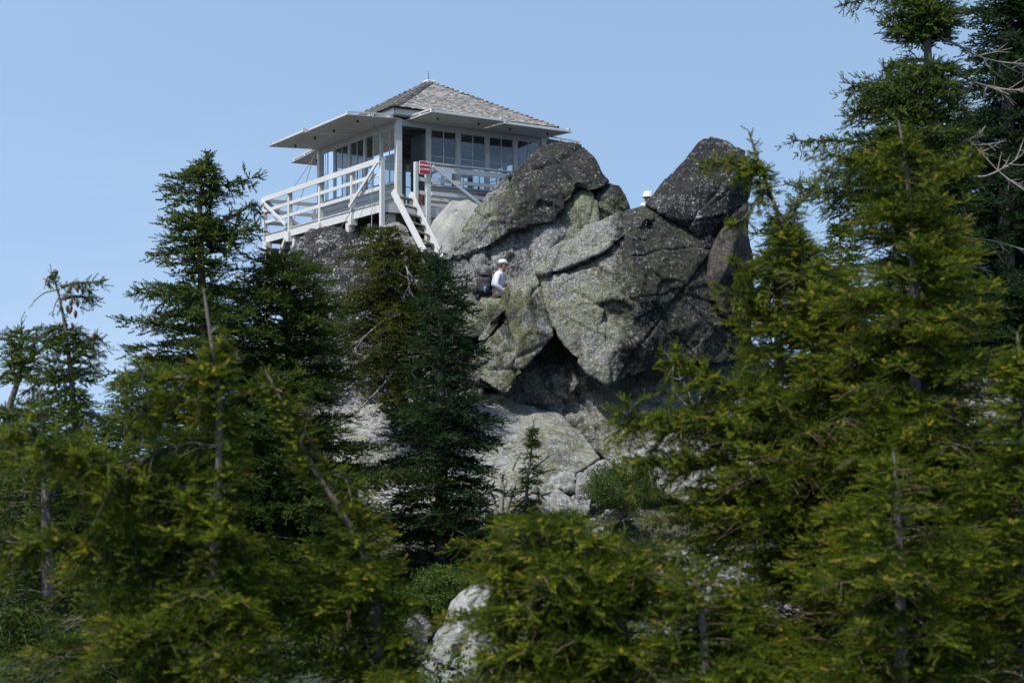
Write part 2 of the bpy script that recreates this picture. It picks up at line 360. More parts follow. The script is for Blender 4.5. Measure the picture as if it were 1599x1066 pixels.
# ------------------------------------------------------------------ rocks
def finish_closed(name, V, Fs, vox, smooth_it, amp, fscale, seed, cracks=(), label=None, cat='boulder', mat=None, group=None, fine=1.0, kind=None, joints=None, jamp=1.0):
    me = bpy.data.meshes.new(name); me.from_pydata([tuple(v) for v in V], [], Fs)
    bm = bmesh.new(); bm.from_mesh(me); bmesh.ops.recalc_face_normals(bm, faces=bm.faces); bm.to_mesh(me); bm.free()
    o = bpy.data.objects.new(name, me); COL.objects.link(o)
    r = o.modifiers.new('r', 'REMESH'); r.mode = 'VOXEL'; r.voxel_size = vox
    s = o.modifiers.new('s', 'SMOOTH'); s.factor = 0.5; s.iterations = smooth_it
    dg = bpy.context.evaluated_depsgraph_get(); dg.update()
    me2 = bpy.data.meshes.new_from_object(o.evaluated_get(dg)); o.modifiers.clear()
    o.data = me2; bpy.data.meshes.remove(me); me2.name = name
    n = len(me2.vertices)
    co = np.empty(n * 3, np.float32); me2.vertices.foreach_get('co', co); co = co.reshape(-1, 3)
    nr = np.empty(n * 3, np.float32); me2.vertices.foreach_get('normal', nr); nr = nr.reshape(-1, 3)
    rnd = random.Random(seed); off = Vector((rnd.uniform(-50, 50), rnd.uniform(-50, 50), rnd.uniform(-50, 50)))
    disp = np.zeros(n, np.float32); planes = {}
    # joint planes: long straight fractures with a small step across them
    ext = co.max(0) - co.min(0); cen_ = co.mean(0); nj = joints if joints is not None else (5 if ext.max() > 2.2 else 3 if ext.max() > 1.2 else 1)
    jr = np.random.default_rng(seed + 500)
    for _ in range(nj):
        nv = jr.normal(0, 1, 3) * np.array([1, .35, 1]); nv /= np.linalg.norm(nv)
        pt = cen_ + jr.uniform(-.36, .36, 3) * ext
        w_ = jr.normal(0, 1, 3); w_ -= nv * (w_ @ nv); w_ /= np.linalg.norm(w_)
        dd = (co - pt) @ nv; al = (co - pt) @ w_; dd = dd + .05 * np.sin(al * 2.3 + seed) + .02 * np.sin(al * 7.1)
        lim = jr.uniform(.25, .6) * ext.max(); on = 1 / (1 + np.exp((np.abs(al) - lim) * 8))
        disp += (-np.exp(-(dd / .028) ** 2) * .07 * on + np.tanh(dd / .03) * jr.uniform(.012, .04) * on * (np.abs(dd) < .9)).astype(np.float32) * jamp
    for i in range(n):
        p = Vector(co[i]); q = p + off
        q2 = Vector((q.x * fscale, q.y * fscale, q.z * fscale)) + noise.noise_vector(q * 0.8) * 0.25
        dist, pts = noise.voronoi(q2)
        c0 = pts[0]; key = (round(c0.x, 2), round(c0.y, 2), round(c0.z, 2))
        pl = planes.get(key)
        if pl is None:
            pl = planes[key] = (Vector((rnd.gauss(0, 1), rnd.gauss(0, 1), rnd.gauss(0, 1))).normalized(), rnd.uniform(-0.5, 0.5))
        d = ((q2 - c0).dot(pl[0]) * 0.9 + pl[1]) * amp
        d += noise.fractal(q * 1.7, 1.0, 2.1, 3) * amp * 0.45
        if fine: d += noise.fractal(q * 6.5, 0.9, 2.1, 3) * 0.018 * fine - max(0, 0.1 - abs(noise.noise(q * 2.1))) * 0.35 * min(amp * 5, 1) * fine * 0.5
        disp[i] += d
    for (pts, wd, dep) in cracks:           # cracks carved along lines fixed on the rock face
        pw = [P(*p) for p in pts]
        A = co[:, [0, 2]]
        dm = np.full(n, 9.0, np.float32)
        for a, b_ in zip(pw[:-1], pw[1:]):
            a2 = np.array([a.x, a.z]); b2 = np.array([b_.x, b_.z]); ab = b2 - a2
            t = np.clip(((A - a2) @ ab) / (ab @ ab), 0, 1)
            dd = np.hypot(*(A - (a2 + t[:, None] * ab)).T)
            dm = np.minimum(dm, dd)
        front = (nr[:, 1] < 0.1)
        disp -= (np.exp(-(dm / wd) ** 2) * dep * front).astype(np.float32)
    co += nr * disp[:, None]
    base = co.mean(0); base[2] = co[:, 2].min()
    co -= base
    me2.vertices.foreach_set('co', co.ravel()); me2.update()
    me2.polygons.foreach_set('use_smooth', [True] * len(me2.polygons))
    o.location = [float(x) for x in base]
    me2.materials.clear(); me2.materials.append(mat)
    tag(o, label, cat if kind is None else None, group, kind)
    return o

def rock(name, outline, inner=(), th=1.5, shrink=0.75, mat='rk_mixed', label=None, cat='boulder', vox=0.05, sm=1, amp=0.07, fscale=1.1,
         seed=1, cracks=(), group=None, fine=1.0, drop=0.0, tilt=0.0, kind=None, joints=None):
    """front face traced as a surface in depth, carried back th metres to a smaller rear face; drop lowers the rear, tilt shifts it up"""
    allp = list(outline) + list(inner); n = len(outline)
    v2 = [Vector((p[0], -p[1])) for p in allp]
    r = geometry.delaunay_2d_cdt(v2, [(i, (i + 1) % n) for i in range(n)], [], 1, 1e-3)
    vs, _, fs, orig = r[0], r[1], r[2], r[3]
    V = []
    for i, v in enumerate(vs):
        if orig[i]: Y = allp[orig[i][0]][2]
        else: Y = sum(p[2] for p in allp) / len(allp)
        V.append(P(v.x, -v.y, Y))
    FS = [list(f) for f in fs]
    back = {orig[i][0]: i for i in range(len(vs)) if orig[i]}
    ring = [back[i] for i in range(n)]
    cen = sum((V[i] for i in ring), Vector()) / n
    def mk(sc_, dy):
        s0 = len(V)
        for i in ring:
            v = V[i]; q = cen + (v - cen) * sc_
            V.append(Vector((q.x, v.y + dy, q.z + (tilt - drop) * dy / th)))
        return list(range(s0, s0 + n))
    r1 = mk(0.5 + 0.5 * shrink + 0.04, th * 0.45); r2 = mk(shrink, th)
    for a, b in ((ring, r1), (r1, r2)):
        for i in range(n):
            j = (i + 1) % n; FS.append([a[i], a[j], b[j], b[i]])
    V.append(sum((V[i] for i in r2), Vector()) / n + Vector((0, 0.1 * th, 0)))
    for i in range(n): FS.append([r2[i], r2[(i + 1) % n], len(V) - 1])
    return finish_closed(name, V, FS, vox, sm, amp, fscale, seed, cracks, label, cat, M[mat], group, fine, kind, joints)


# great boulder right of the cabin: left flank greenish, right flank black
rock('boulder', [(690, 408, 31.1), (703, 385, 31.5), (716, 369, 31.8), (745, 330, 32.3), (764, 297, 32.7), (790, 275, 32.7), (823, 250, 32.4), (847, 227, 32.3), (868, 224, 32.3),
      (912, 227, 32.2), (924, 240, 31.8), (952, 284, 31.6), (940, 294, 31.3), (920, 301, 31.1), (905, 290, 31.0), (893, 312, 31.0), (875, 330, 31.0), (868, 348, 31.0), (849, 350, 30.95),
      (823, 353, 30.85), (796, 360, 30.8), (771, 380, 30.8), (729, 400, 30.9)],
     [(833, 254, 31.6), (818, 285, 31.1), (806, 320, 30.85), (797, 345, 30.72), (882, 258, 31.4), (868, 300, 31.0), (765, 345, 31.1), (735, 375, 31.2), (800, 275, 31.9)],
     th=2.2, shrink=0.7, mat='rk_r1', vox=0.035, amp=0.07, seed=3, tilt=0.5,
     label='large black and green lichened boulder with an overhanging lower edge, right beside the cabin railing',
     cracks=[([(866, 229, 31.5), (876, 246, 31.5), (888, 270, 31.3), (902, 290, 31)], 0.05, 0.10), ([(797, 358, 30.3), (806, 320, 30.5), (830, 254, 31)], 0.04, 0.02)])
rock('boulder', [(862, 350, 31.3), (862, 325, 31.4), (880, 300, 31.5), (904, 284, 31.5), (922, 290, 31.4), (931, 312, 31.2), (934, 350, 31.0), (920, 372, 30.9), (895, 385, 30.9), (868, 378, 31.0)],
     [(905, 320, 30.95)], th=1.2, shrink=0.7, mat='rk_green', amp=0.04, vox=0.05, seed=5, label='small grey block wedged under the tip of the large black boulder')
rock('boulder', [(915, 300, 31.8), (932, 294, 31.8), (953, 290, 31.7), (965, 292, 31.7), (974, 304, 31.7), (981, 327, 31.7), (972, 356, 31.4), (930, 368, 31.2), (922, 328, 31.4)],
     [(950, 315, 31.3)], th=1.2, shrink=0.7, mat='rk_mixed', amp=0.04, vox=0.05, seed=6, label='rounded grey block on the skyline between the two highest rocks')
rock('rock_outcrop', [(688, 415, 31.35), (700, 404, 31.3), (730, 385, 31.25), (771, 365, 31.15), (796, 346, 31.15), (849, 334, 31.3), (880, 336, 31.4), (905, 350, 31.4), (900, 380, 31.0), (870, 400, 30.7),
      (850, 430, 30.6), (845, 470, 30.6), (800, 480, 30.75), (750, 485, 30.8), (695, 480, 31.05)],
     [(800, 395, 30.85), (740, 425, 30.9)], th=1.6, shrink=0.85, mat='rk_grey', vox=0.05, amp=0.05, seed=8, cat='rock',
     label='speckled grey rock face behind the seated hiker',
     cracks=[([(757, 375, 31), (761, 396, 31), (764, 415, 31), (769, 440, 31)], 0.05, 0.16), ([(862, 388, 31), (880, 372, 31), (905, 362, 31)], 0.05, 0.1)])
rock('boulder', [(690, 478, 30.4), (715, 466, 30.5), (742, 459, 30.6), (765, 459, 30.7), (793, 461, 30.7), (806, 470, 30.5), (796, 500, 30.2), (770, 524, 30.0), (735, 528, 30.0), (700, 520, 30.1)],
     [(750, 478, 30.05), (778, 476, 30.05), (745, 500, 29.9)], th=1.3, shrink=0.85, mat='rk_green', vox=0.05, amp=0.05, seed=9,
     label='pale topped lichened boulder the hiker and his backpack rest on')
rock('rock_slab', [(791, 446, 29.9), (797, 458, 29.75), (794, 478, 29.7), (784, 500, 29.65), (770, 520, 29.6), (760, 534, 29.6), (744, 532, 29.7), (756, 510, 29.75), (773, 482, 29.8), (782, 460, 29.9)],
     [(779, 492, 29.5)], th=0.8, shrink=0.8, mat='rk_mixed', vox=0.04, amp=0.02, seed=10, cat='rock', label='narrow leaning rock splinter in front of the seated hiker')
rock('rock_slab', [(795, 440, 30.0), (812, 433, 30.2), (838, 424, 30.4), (850, 436, 30.2), (856, 480, 29.8), (870, 524, 29.3), (849, 542, 29.2), (820, 574, 29.1), (793, 617, 29.0), (771, 608, 29.3),
      (745, 590, 29.6), (728, 560, 29.8), (745, 535, 29.8), (768, 522, 29.6), (788, 495, 29.6), (797, 462, 29.8)],
     [(825, 455, 29.6), (820, 510, 29.15), (798, 505, 29.4), (800, 560, 29.1), (770, 560, 29.45)], th=1.5, shrink=0.75, mat='rk_green', vox=0.04, amp=0.045, seed=11, cat='rock',
     label='tall yellow-green leaning slab with a stepped split, left of the dark hollow', tilt=0.3,
     cracks=[([(788, 496, 29.4), (793, 530, 29.4), (803, 565, 29.2), (808, 585, 29)], 0.05, 0.13), ([(803, 560, 29), (830, 548, 29), (868, 528, 29)], 0.04, 0.06), ([(748, 570, 29.5), (770, 558, 29.4), (795, 545, 29.3)], 0.04, 0.07)])
# the big cliff block
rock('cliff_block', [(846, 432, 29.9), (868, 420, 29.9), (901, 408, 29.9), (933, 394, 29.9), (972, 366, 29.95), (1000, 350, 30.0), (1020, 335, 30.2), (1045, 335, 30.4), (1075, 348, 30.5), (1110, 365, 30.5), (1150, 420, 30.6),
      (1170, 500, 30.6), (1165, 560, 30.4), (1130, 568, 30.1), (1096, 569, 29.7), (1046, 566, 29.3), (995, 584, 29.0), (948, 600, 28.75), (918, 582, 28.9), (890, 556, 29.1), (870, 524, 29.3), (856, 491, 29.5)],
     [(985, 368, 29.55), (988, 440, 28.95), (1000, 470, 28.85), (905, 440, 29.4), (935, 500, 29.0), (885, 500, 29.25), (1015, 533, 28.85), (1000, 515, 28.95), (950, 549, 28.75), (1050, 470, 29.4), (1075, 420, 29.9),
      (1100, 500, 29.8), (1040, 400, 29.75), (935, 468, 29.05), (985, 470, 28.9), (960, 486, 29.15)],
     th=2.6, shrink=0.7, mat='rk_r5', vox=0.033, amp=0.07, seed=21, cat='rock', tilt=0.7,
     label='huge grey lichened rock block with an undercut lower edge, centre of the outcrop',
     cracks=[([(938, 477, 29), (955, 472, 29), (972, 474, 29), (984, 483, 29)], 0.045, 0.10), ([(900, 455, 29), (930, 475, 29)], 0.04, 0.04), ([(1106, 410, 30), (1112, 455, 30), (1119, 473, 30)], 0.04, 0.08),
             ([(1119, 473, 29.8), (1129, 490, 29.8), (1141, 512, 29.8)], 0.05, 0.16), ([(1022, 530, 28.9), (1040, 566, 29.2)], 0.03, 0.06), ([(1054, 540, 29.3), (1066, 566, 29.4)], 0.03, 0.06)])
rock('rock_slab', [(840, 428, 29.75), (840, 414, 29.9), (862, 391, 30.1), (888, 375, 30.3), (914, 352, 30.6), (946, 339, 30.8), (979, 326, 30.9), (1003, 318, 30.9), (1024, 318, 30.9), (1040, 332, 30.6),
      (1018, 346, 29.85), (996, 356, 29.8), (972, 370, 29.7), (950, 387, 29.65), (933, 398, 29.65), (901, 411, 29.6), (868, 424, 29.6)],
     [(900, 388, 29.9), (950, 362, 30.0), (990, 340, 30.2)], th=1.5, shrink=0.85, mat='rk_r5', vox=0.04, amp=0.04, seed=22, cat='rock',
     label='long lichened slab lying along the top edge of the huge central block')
rock('rock_pinnacle', [(1006, 318, 30.6), (1022, 303, 30.7), (1045, 274, 30.9), (1070, 248, 31.0), (1091, 221, 31.2), (1100, 216, 31.2), (1117, 217, 31.2), (1136, 223, 31.2), (1165, 236, 31.3), (1178, 255, 31.3), (1182, 281, 31.3),
      (1178, 301, 31.2), (1169, 330, 31.1), (1170, 363, 31.1), (1177, 405, 31.1), (1176, 450, 31.1), (1178, 560, 31.0), (1130, 560, 30.9), (1105, 420, 30.9), (1090, 375, 30.4), (1060, 352, 30.3), (1030, 334, 30.3)],
     [(1100, 250, 30.8), (1080, 300, 30.3), (1095, 345, 30.2), (1140, 290, 30.5), (1150, 250, 30.9), (1050, 320, 30.2), (1130, 335, 30.4)],
     th=2.4, shrink=0.8, mat='rk_dark', vox=0.04, amp=0.04, seed=27, cat='rock', tilt=0.2,
     label='tall black rock pinnacle pointing to the sky, highest of the outcrop')
rock('rock_slab', [(1166, 318, 30.6), (1145, 334, 30.3), (1124, 364, 30.05), (1109, 395, 29.95), (1103, 430, 29.9), (1109, 462, 29.9), (1128, 492, 29.95), (1165, 520, 30.2), (1180, 480, 30.6), (1176, 405, 30.7), (1170, 363, 30.7), (1169, 335, 30.7)],
     [(1135, 420, 29.72), (1150, 370, 29.95), (1158, 430, 30.1)], th=1.2, shrink=0.85, mat='rk_smooth', vox=0.045, sm=6, amp=0.03, fine=0.4, seed=24, joints=0, cat='rock',
     label='smooth brown rock column below the black pinnacle')
# recess below the big block
rock('sloping_rock', [(765, 600, 30.3), (800, 560, 30.5), (840, 520, 30.6), (880, 500, 30.6), (950, 540, 30.5), (1050, 540, 31.2), (1150, 540, 31.2), (1170, 620, 30.4), (1120, 690, 29.6), (1060, 720, 29.0), (980, 730, 28.6), (940, 716, 28.6), (915, 690, 29.0),
      (870, 655, 29.7), (820, 640, 30.5)],
     [(850, 592, 30.0), (872, 560, 30.2), (905, 598, 29.6), (870, 640, 29.9), (935, 640, 29.4), (1000, 620, 29.9), (960, 690, 28.9), (1060, 640, 29.9), (925, 610, 30.0)],
     th=2.0, shrink=0.85, mat='rk_under', vox=0.05, amp=0.07, seed=25, cat='rock', label='shaded mossy rock inside the dark triangular hollow under the central block',
     cracks=[([(908, 592, 30), (905, 620, 29.8), (926, 645, 29.6), (935, 680, 29.2), (942, 712, 28.8)], 0.05, 0.14), ([(846, 596, 30), (860, 620, 30), (895, 634, 29.8)], 0.05, 0.12)])
# rocks about the cabin and its stair
rock('boulder', [(670, 358, 32.5), (675, 347, 32.6), (692, 328, 32.8), (705, 314, 33.0), (730, 311, 33.0), (750, 322, 32.9), (755, 345, 32.6), (735, 375, 32.2), (700, 400, 32.0), (676, 392, 32.1)],
     [(712, 330, 32.5), (700, 355, 32.2)], th=0.75, shrink=0.75, mat='rk_clean', vox=0.05, sm=4, amp=0.03, fine=0.5, seed=31, joints=0, label='smooth pale boulder with a rounded top, right of the cabin stair')
rock('boulder', [(585, 360, 32.8), (600, 351, 32.9), (620, 345, 33.0), (634, 352, 32.9), (645, 372, 32.6), (655, 395, 32.3), (640, 420, 32.1), (600, 430, 32.2), (575, 400, 32.5)],
     [(620, 370, 32.5)], th=0.9, shrink=0.8, mat='rk_pale', vox=0.05, sm=4, amp=0.03, fine=0.5, seed=32, joints=1, label='pale boulder under the left stringer of the cabin stair')
rock('boulder', [(450, 402, 34.6), (468, 374, 34.8), (485, 360, 34.9), (513, 353, 34.9), (552, 354, 34.7), (590, 361, 34.3), (606, 385, 33.8), (600, 440, 33.2), (560, 500, 33.0), (500, 500, 33.4), (462, 460, 34.0)],
     [(500, 385, 34.2), (545, 390, 33.9), (530, 440, 33.3)], th=1.8, shrink=0.8, mat='rk_streak', vox=0.06, amp=0.08, seed=33, label='dark streaked boulder under the left side of the cabin deck',
     cracks=[([(470, 420, 34), (500, 395, 34), (520, 385, 34)], 0.06, 0.12)])
rock('sloping_rock', [(470, 470, 33.2), (520, 440, 33.0), (600, 380, 32.9), (650, 375, 32.7), (700, 395, 32.5), (735, 470, 31.2), (745, 540, 30.6), (760, 600, 30.2), (745, 650, 29.8), (640, 665, 30.0), (520, 680, 30.5), (440, 640, 31.5)],
     [(560, 480, 32.2), (640, 440, 32.0), (650, 520, 31.3), (580, 570, 31.2), (700, 580, 30.6)], th=2.4, shrink=0.85, mat='rk_streak', vox=0.06, amp=0.1, seed=34, cat='rock',
     label='broken grey rock slope below the cabin, mostly hidden by conifers')
# rock platform carrying the cabin, and the ledge the second hiker stands on
bx = [(-6.2, 37.6, 3.6), (-3.2, 33.3, 3.9), (2.4, 35.6, 4.2), (3.2, 38.5, 4.3), (-1.0, 43.5, 4.0), (-4.5, 42.0, 3.6)]
V = [Vector(p) for p in bx] + [Vector((x * 1.05 + 0.2, (y - 38) * 1.05 + 38, 1.2)) for x, y, z in bx]
finish_closed('rock_platform', V, [[0, 1, 2, 3, 4, 5], [11, 10, 9, 8, 7, 6]] + [[i, (i + 1) % 6, 6 + (i + 1) % 6, 6 + i] for i in range(6)], 0.12, 2, 0.15, 0.8, 41,
              label='dark rock platform in the shade under the cabin floor', cat='rock', mat=M['rk_mixed'], fine=0.6)
bx = [(1.0, 31.4, 3.58), (4.2, 31.4, 3.58), (4.6, 34.6, 3.58), (1.2, 34.6, 3.58)]
V = [Vector(p) for p in bx] + [Vector((x, y, 1.0)) for x, y, z in bx]
finish_closed('rock_ledge', V, [[0, 1, 2, 3], [7, 6, 5, 4]] + [[i, (i + 1) % 4, 4 + (i + 1) % 4, 4 + i] for i in range(4)], 0.12, 1, 0.03, 0.8, 42,
              label='rock ledge behind the pinnacle where the second hiker stands', cat='rock', mat=M['rk_mixed'], fine=0.3)
# pale slab in front
rock('rock_slab', [(515, 650, 29.6), (565, 632, 30.0), (640, 621, 30.3), (739, 610, 30.4), (778, 615, 30.3), (822, 632, 30.0), (874, 645, 29.6), (900, 666, 29.0), (921, 690, 28.3), (938, 712, 27.6), (910, 732, 27.0), (880, 745, 26.6), (845, 775, 26.0),
      (805, 795, 25.6), (745, 795, 25.6), (685, 800, 25.6), (600, 800, 25.8), (520, 790, 26.2)],
     [(742, 700, 27.9), (765, 688, 28.0), (820, 676, 28.35), (870, 672, 28.5), (790, 650, 29.1), (700, 650, 29.3), (740, 712, 27.6), (800, 705, 27.6), (850, 700, 27.7), (600, 690, 28.4), (700, 750, 26.7), (830, 740, 26.7)],
     th=1.6, shrink=0.85, mat='rk_slab', vox=0.05, amp=0.035, seed=51, cat='rock', drop=1.2, joints=2, label='broad sunlit pale slab sloping down in front of the outcrop',
     cracks=[([(775, 716, 27.4), (790, 705, 27.5)], 0.04, 0.05), ([(742, 702, 27.8), (790, 690, 28), (850, 686, 28)], 0.08, 0.08)])
small = [
 ([(834, 775), (850, 753), (880, 737), (900, 738), (897, 768), (870, 765), (845, 782)], 25.6, 'rk_slab', 'greenish grey boulder at the foot of the broad pale slab'),
 ([(840, 796), (842, 775), (871, 765), (890, 780), (909, 811), (882, 812), (860, 803)], 25.0, 'rk_pale', 'ribbed grey boulder just below the greenish one at the slab foot'),
 ([(896, 772), (902, 742), (940, 719), (972, 714), (948, 742), (926, 776), (910, 782)], 25.4, 'rk_pale', 'pale ridged rock leaning right beside the green heath'),
 ([(884, 772), (926, 776), (926, 800), (905, 808), (888, 790)], 24.9, 'rk_pale', 'short pale rock with dark pits between the ribbed boulder and the heath'),
 ([(944, 815), (955, 801), (982, 793), (986, 804), (970, 814)], 24.0, 'rk_pale', 'small flat stone lying among green heath'),
 ([(950, 716), (1000, 703), (1058, 656), (1114, 652), (1150, 688), (1240, 716), (1300, 760), (1200, 800), (1080, 790), (990, 748)], 25.5, 'rk_pale', 'long white rock outcrop glimpsed behind the right foreground conifer'),
 ([(1198, 625), (1214, 596), (1240, 585), (1300, 600), (1320, 680), (1240, 690)], 27.0, 'rk_pale', 'white pointed rock behind the right conifers near the dark thicket'),
 ([(1480, 620), (1520, 590), (1599, 585), (1640, 640), (1600, 700), (1500, 690)], 18.0, 'rk_pale', 'speckled white rock glimpsed at the right edge of the photo'),
 ([(745, 790), (765, 775), (790, 772), (800, 790), (770, 805)], 24.6, 'rk_pale', 'bright splintered stone beside the bleached stump'),
 ([(790, 805), (812, 795), (845, 790), (860, 800), (840, 812), (806, 815)], 24.2, 'rk_pale', 'flat white stone below the sapling'),
]
for i, (ol, Y, mt, lb) in enumerate(small):
    cx_ = sum(p[0] for p in ol) / len(ol); cy_ = sum(p[1] for p in ol) / len(ol); hh = max(p[1] for p in ol) - min(p[1] for p in ol)
    sc_ = Y / F * hh
    rock('stone' if hh < 45 else 'boulder', [(x, y, Y + 0.45 * sc_ * ((cy_ - y) / (hh / 2))) for x, y in ol], [(cx_, cy_, Y - 0.18 * sc_)], th=max(0.5, sc_ * 0.8), shrink=0.8,
         mat=mt, vox=0.04 if sc_ < 1 else 0.055, sm=2, amp=0.04, seed=60 + i, label=lb, cat='rock')
rock('boulder', [(618, 1000, 13.2), (632, 972, 13.3), (640, 962, 13.4), (658, 974, 13.4), (675, 992, 13.3), (668, 1012, 13.1), (655, 1030, 13.0), (625, 1030, 13.0)], [(648, 995, 13.0)], th=0.5, shrink=0.8, mat='rk_mixed', vox=0.025, amp=0.025, fscale=2.5, seed=81,
     label='dark grey boulder at the bottom, touching the left foreground branches')
rock('boulder', [(684, 985, 13.6), (700, 957, 13.8), (738, 925, 14.1), (774, 903, 14.3), (820, 898, 14.4), (880, 905, 14.4), (900, 940, 14.0), (880, 990, 13.6), (780, 1000, 13.2), (720, 990, 13.3)],
     [(730, 960, 13.5), (790, 940, 13.6)], th=0.9, shrink=0.8, mat='rk_clean', vox=0.026, amp=0.04, fscale=2, seed=82, joints=4, label='smooth sloping grey boulder at bottom centre below the heath')
rock('boulder', [(660, 1034, 12.6), (664, 1008, 12.8), (686, 985, 13.0), (720, 971, 13.1), (748, 985, 13.0), (790, 1000, 12.9), (790, 1050, 12.5), (700, 1050, 12.4)], [(705, 1000, 12.6), (700, 1025, 12.4)],
     th=0.7, shrink=0.8, mat='rk_slab', vox=0.025, amp=0.03, fscale=2.5, seed=83, label='pale boulder with a dark undercut, lowest but one at bottom centre')
rock('boulder', [(620, 1070, 12.1), (640, 1058, 12.2), (664, 1042, 12.35), (712, 1030, 12.5), (745, 1034, 12.5), (780, 1060, 12.3), (800, 1120, 11.8), (720, 1130, 11.5), (620, 1110, 11.7)], [(700, 1060, 12.0)],
     th=0.7, shrink=0.85, mat='rk_pale', vox=0.025, amp=0.025, fscale=2.5, seed=84, label='whitish boulder cut off by the bottom edge of the photo')
rock('boulder', [(1000, 940, 16.5), (1030, 890, 17.0), (1080, 862, 17.4), (1160, 868, 17.4), (1240, 915, 17.0), (1260, 970, 16.2), (1150, 1010, 15.8), (1040, 1000, 15.8)], [(1120, 915, 16.6)],
     th=1.5, shrink=0.8, mat='rk_pale', vox=0.05, amp=0.06, seed=85, label='pale rock glimpsed through gaps of the central foreground conifer')
# loose chips at the foot of the pale slab
def rubble():
    rg = np.random.default_rng(77); V, Fc = [], []
    bmx = bmesh.new(); bmesh.ops.create_icosphere(bmx, subdivisions=1, radius=1); bv = np.array([v.co[:] for v in bmx.verts]); bf = np.array([[v.index for v in f.verts] for f in bmx.faces]); bmx.free()
    n = 700; x = rg.normal(.9, 1.1, n); y = rg.uniform(22.5, 25.6, n)
    for i in range(n):
        s_ = .02 + .09 * rg.uniform() ** 4; q = bv * rg.uniform(.5, 1.2, 3) * s_ + rg.normal(0, .14 * s_, bv.shape); a = rg.uniform(0, 6.28); q = q @ np.array([[math.cos(a), math.sin(a), 0], [-math.sin(a), math.cos(a), 0], [0, 0, .7]])
        V.append(q + [x[i], y[i], hgt(x[i], y[i]) + s_ * .25]); Fc.append(bf + i * len(bv))
    me = mesh_np('rubble', np.concatenate(V), np.concatenate(Fc), 3); o = link('rubble', me, M['rk_pale']); tag(o, 'loose pale stone chips at the foot of the slab', kind='stuff')
rubble()
print('rocks', round(time.time() - T0, 1))

# ------------------------------------------------------------------ the lookout cabin
DZ = 4.97
VX = Vector((0.845, 0.534, 0)).normalized(); UY = Vector((-VX.y, VX.x, 0))
P0 = Vector((-3.14, 33.0, DZ)); RZ = math.atan2(VX.y, VX.x)
def L2W(x, y, z): return P0 + VX * x + UY * y + Vector((0, 0, z))
cabin = empty('lookout_cabin', P0, RZ)
tag(cabin, 'white wooden lookout cabin with hipped shingle roof and propped shutters on the rocks', 'cabin')
X0, X1, Y0, Y1 = 0.90, 5.25, 0.90, 5.60        # walls
DX, DY = 6.15, 7.5                              # deck extents
SILL, BAR, TOP, WH = 0.68, 1.42, 2.10, 2.24
# floor / ceiling
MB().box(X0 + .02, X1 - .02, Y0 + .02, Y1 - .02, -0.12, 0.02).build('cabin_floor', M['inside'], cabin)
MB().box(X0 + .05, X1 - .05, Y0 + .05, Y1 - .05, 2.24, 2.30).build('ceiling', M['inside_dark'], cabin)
# joists of the ceiling
cj = MB()
for i in range(7): cj.box(X0 + .06, X1 - .06, Y0 + .4 + i * .62, Y0 + .46 + i * .62, 2.14, 2.237)
cj.build('ceiling_joists', M['inside'], cabin)
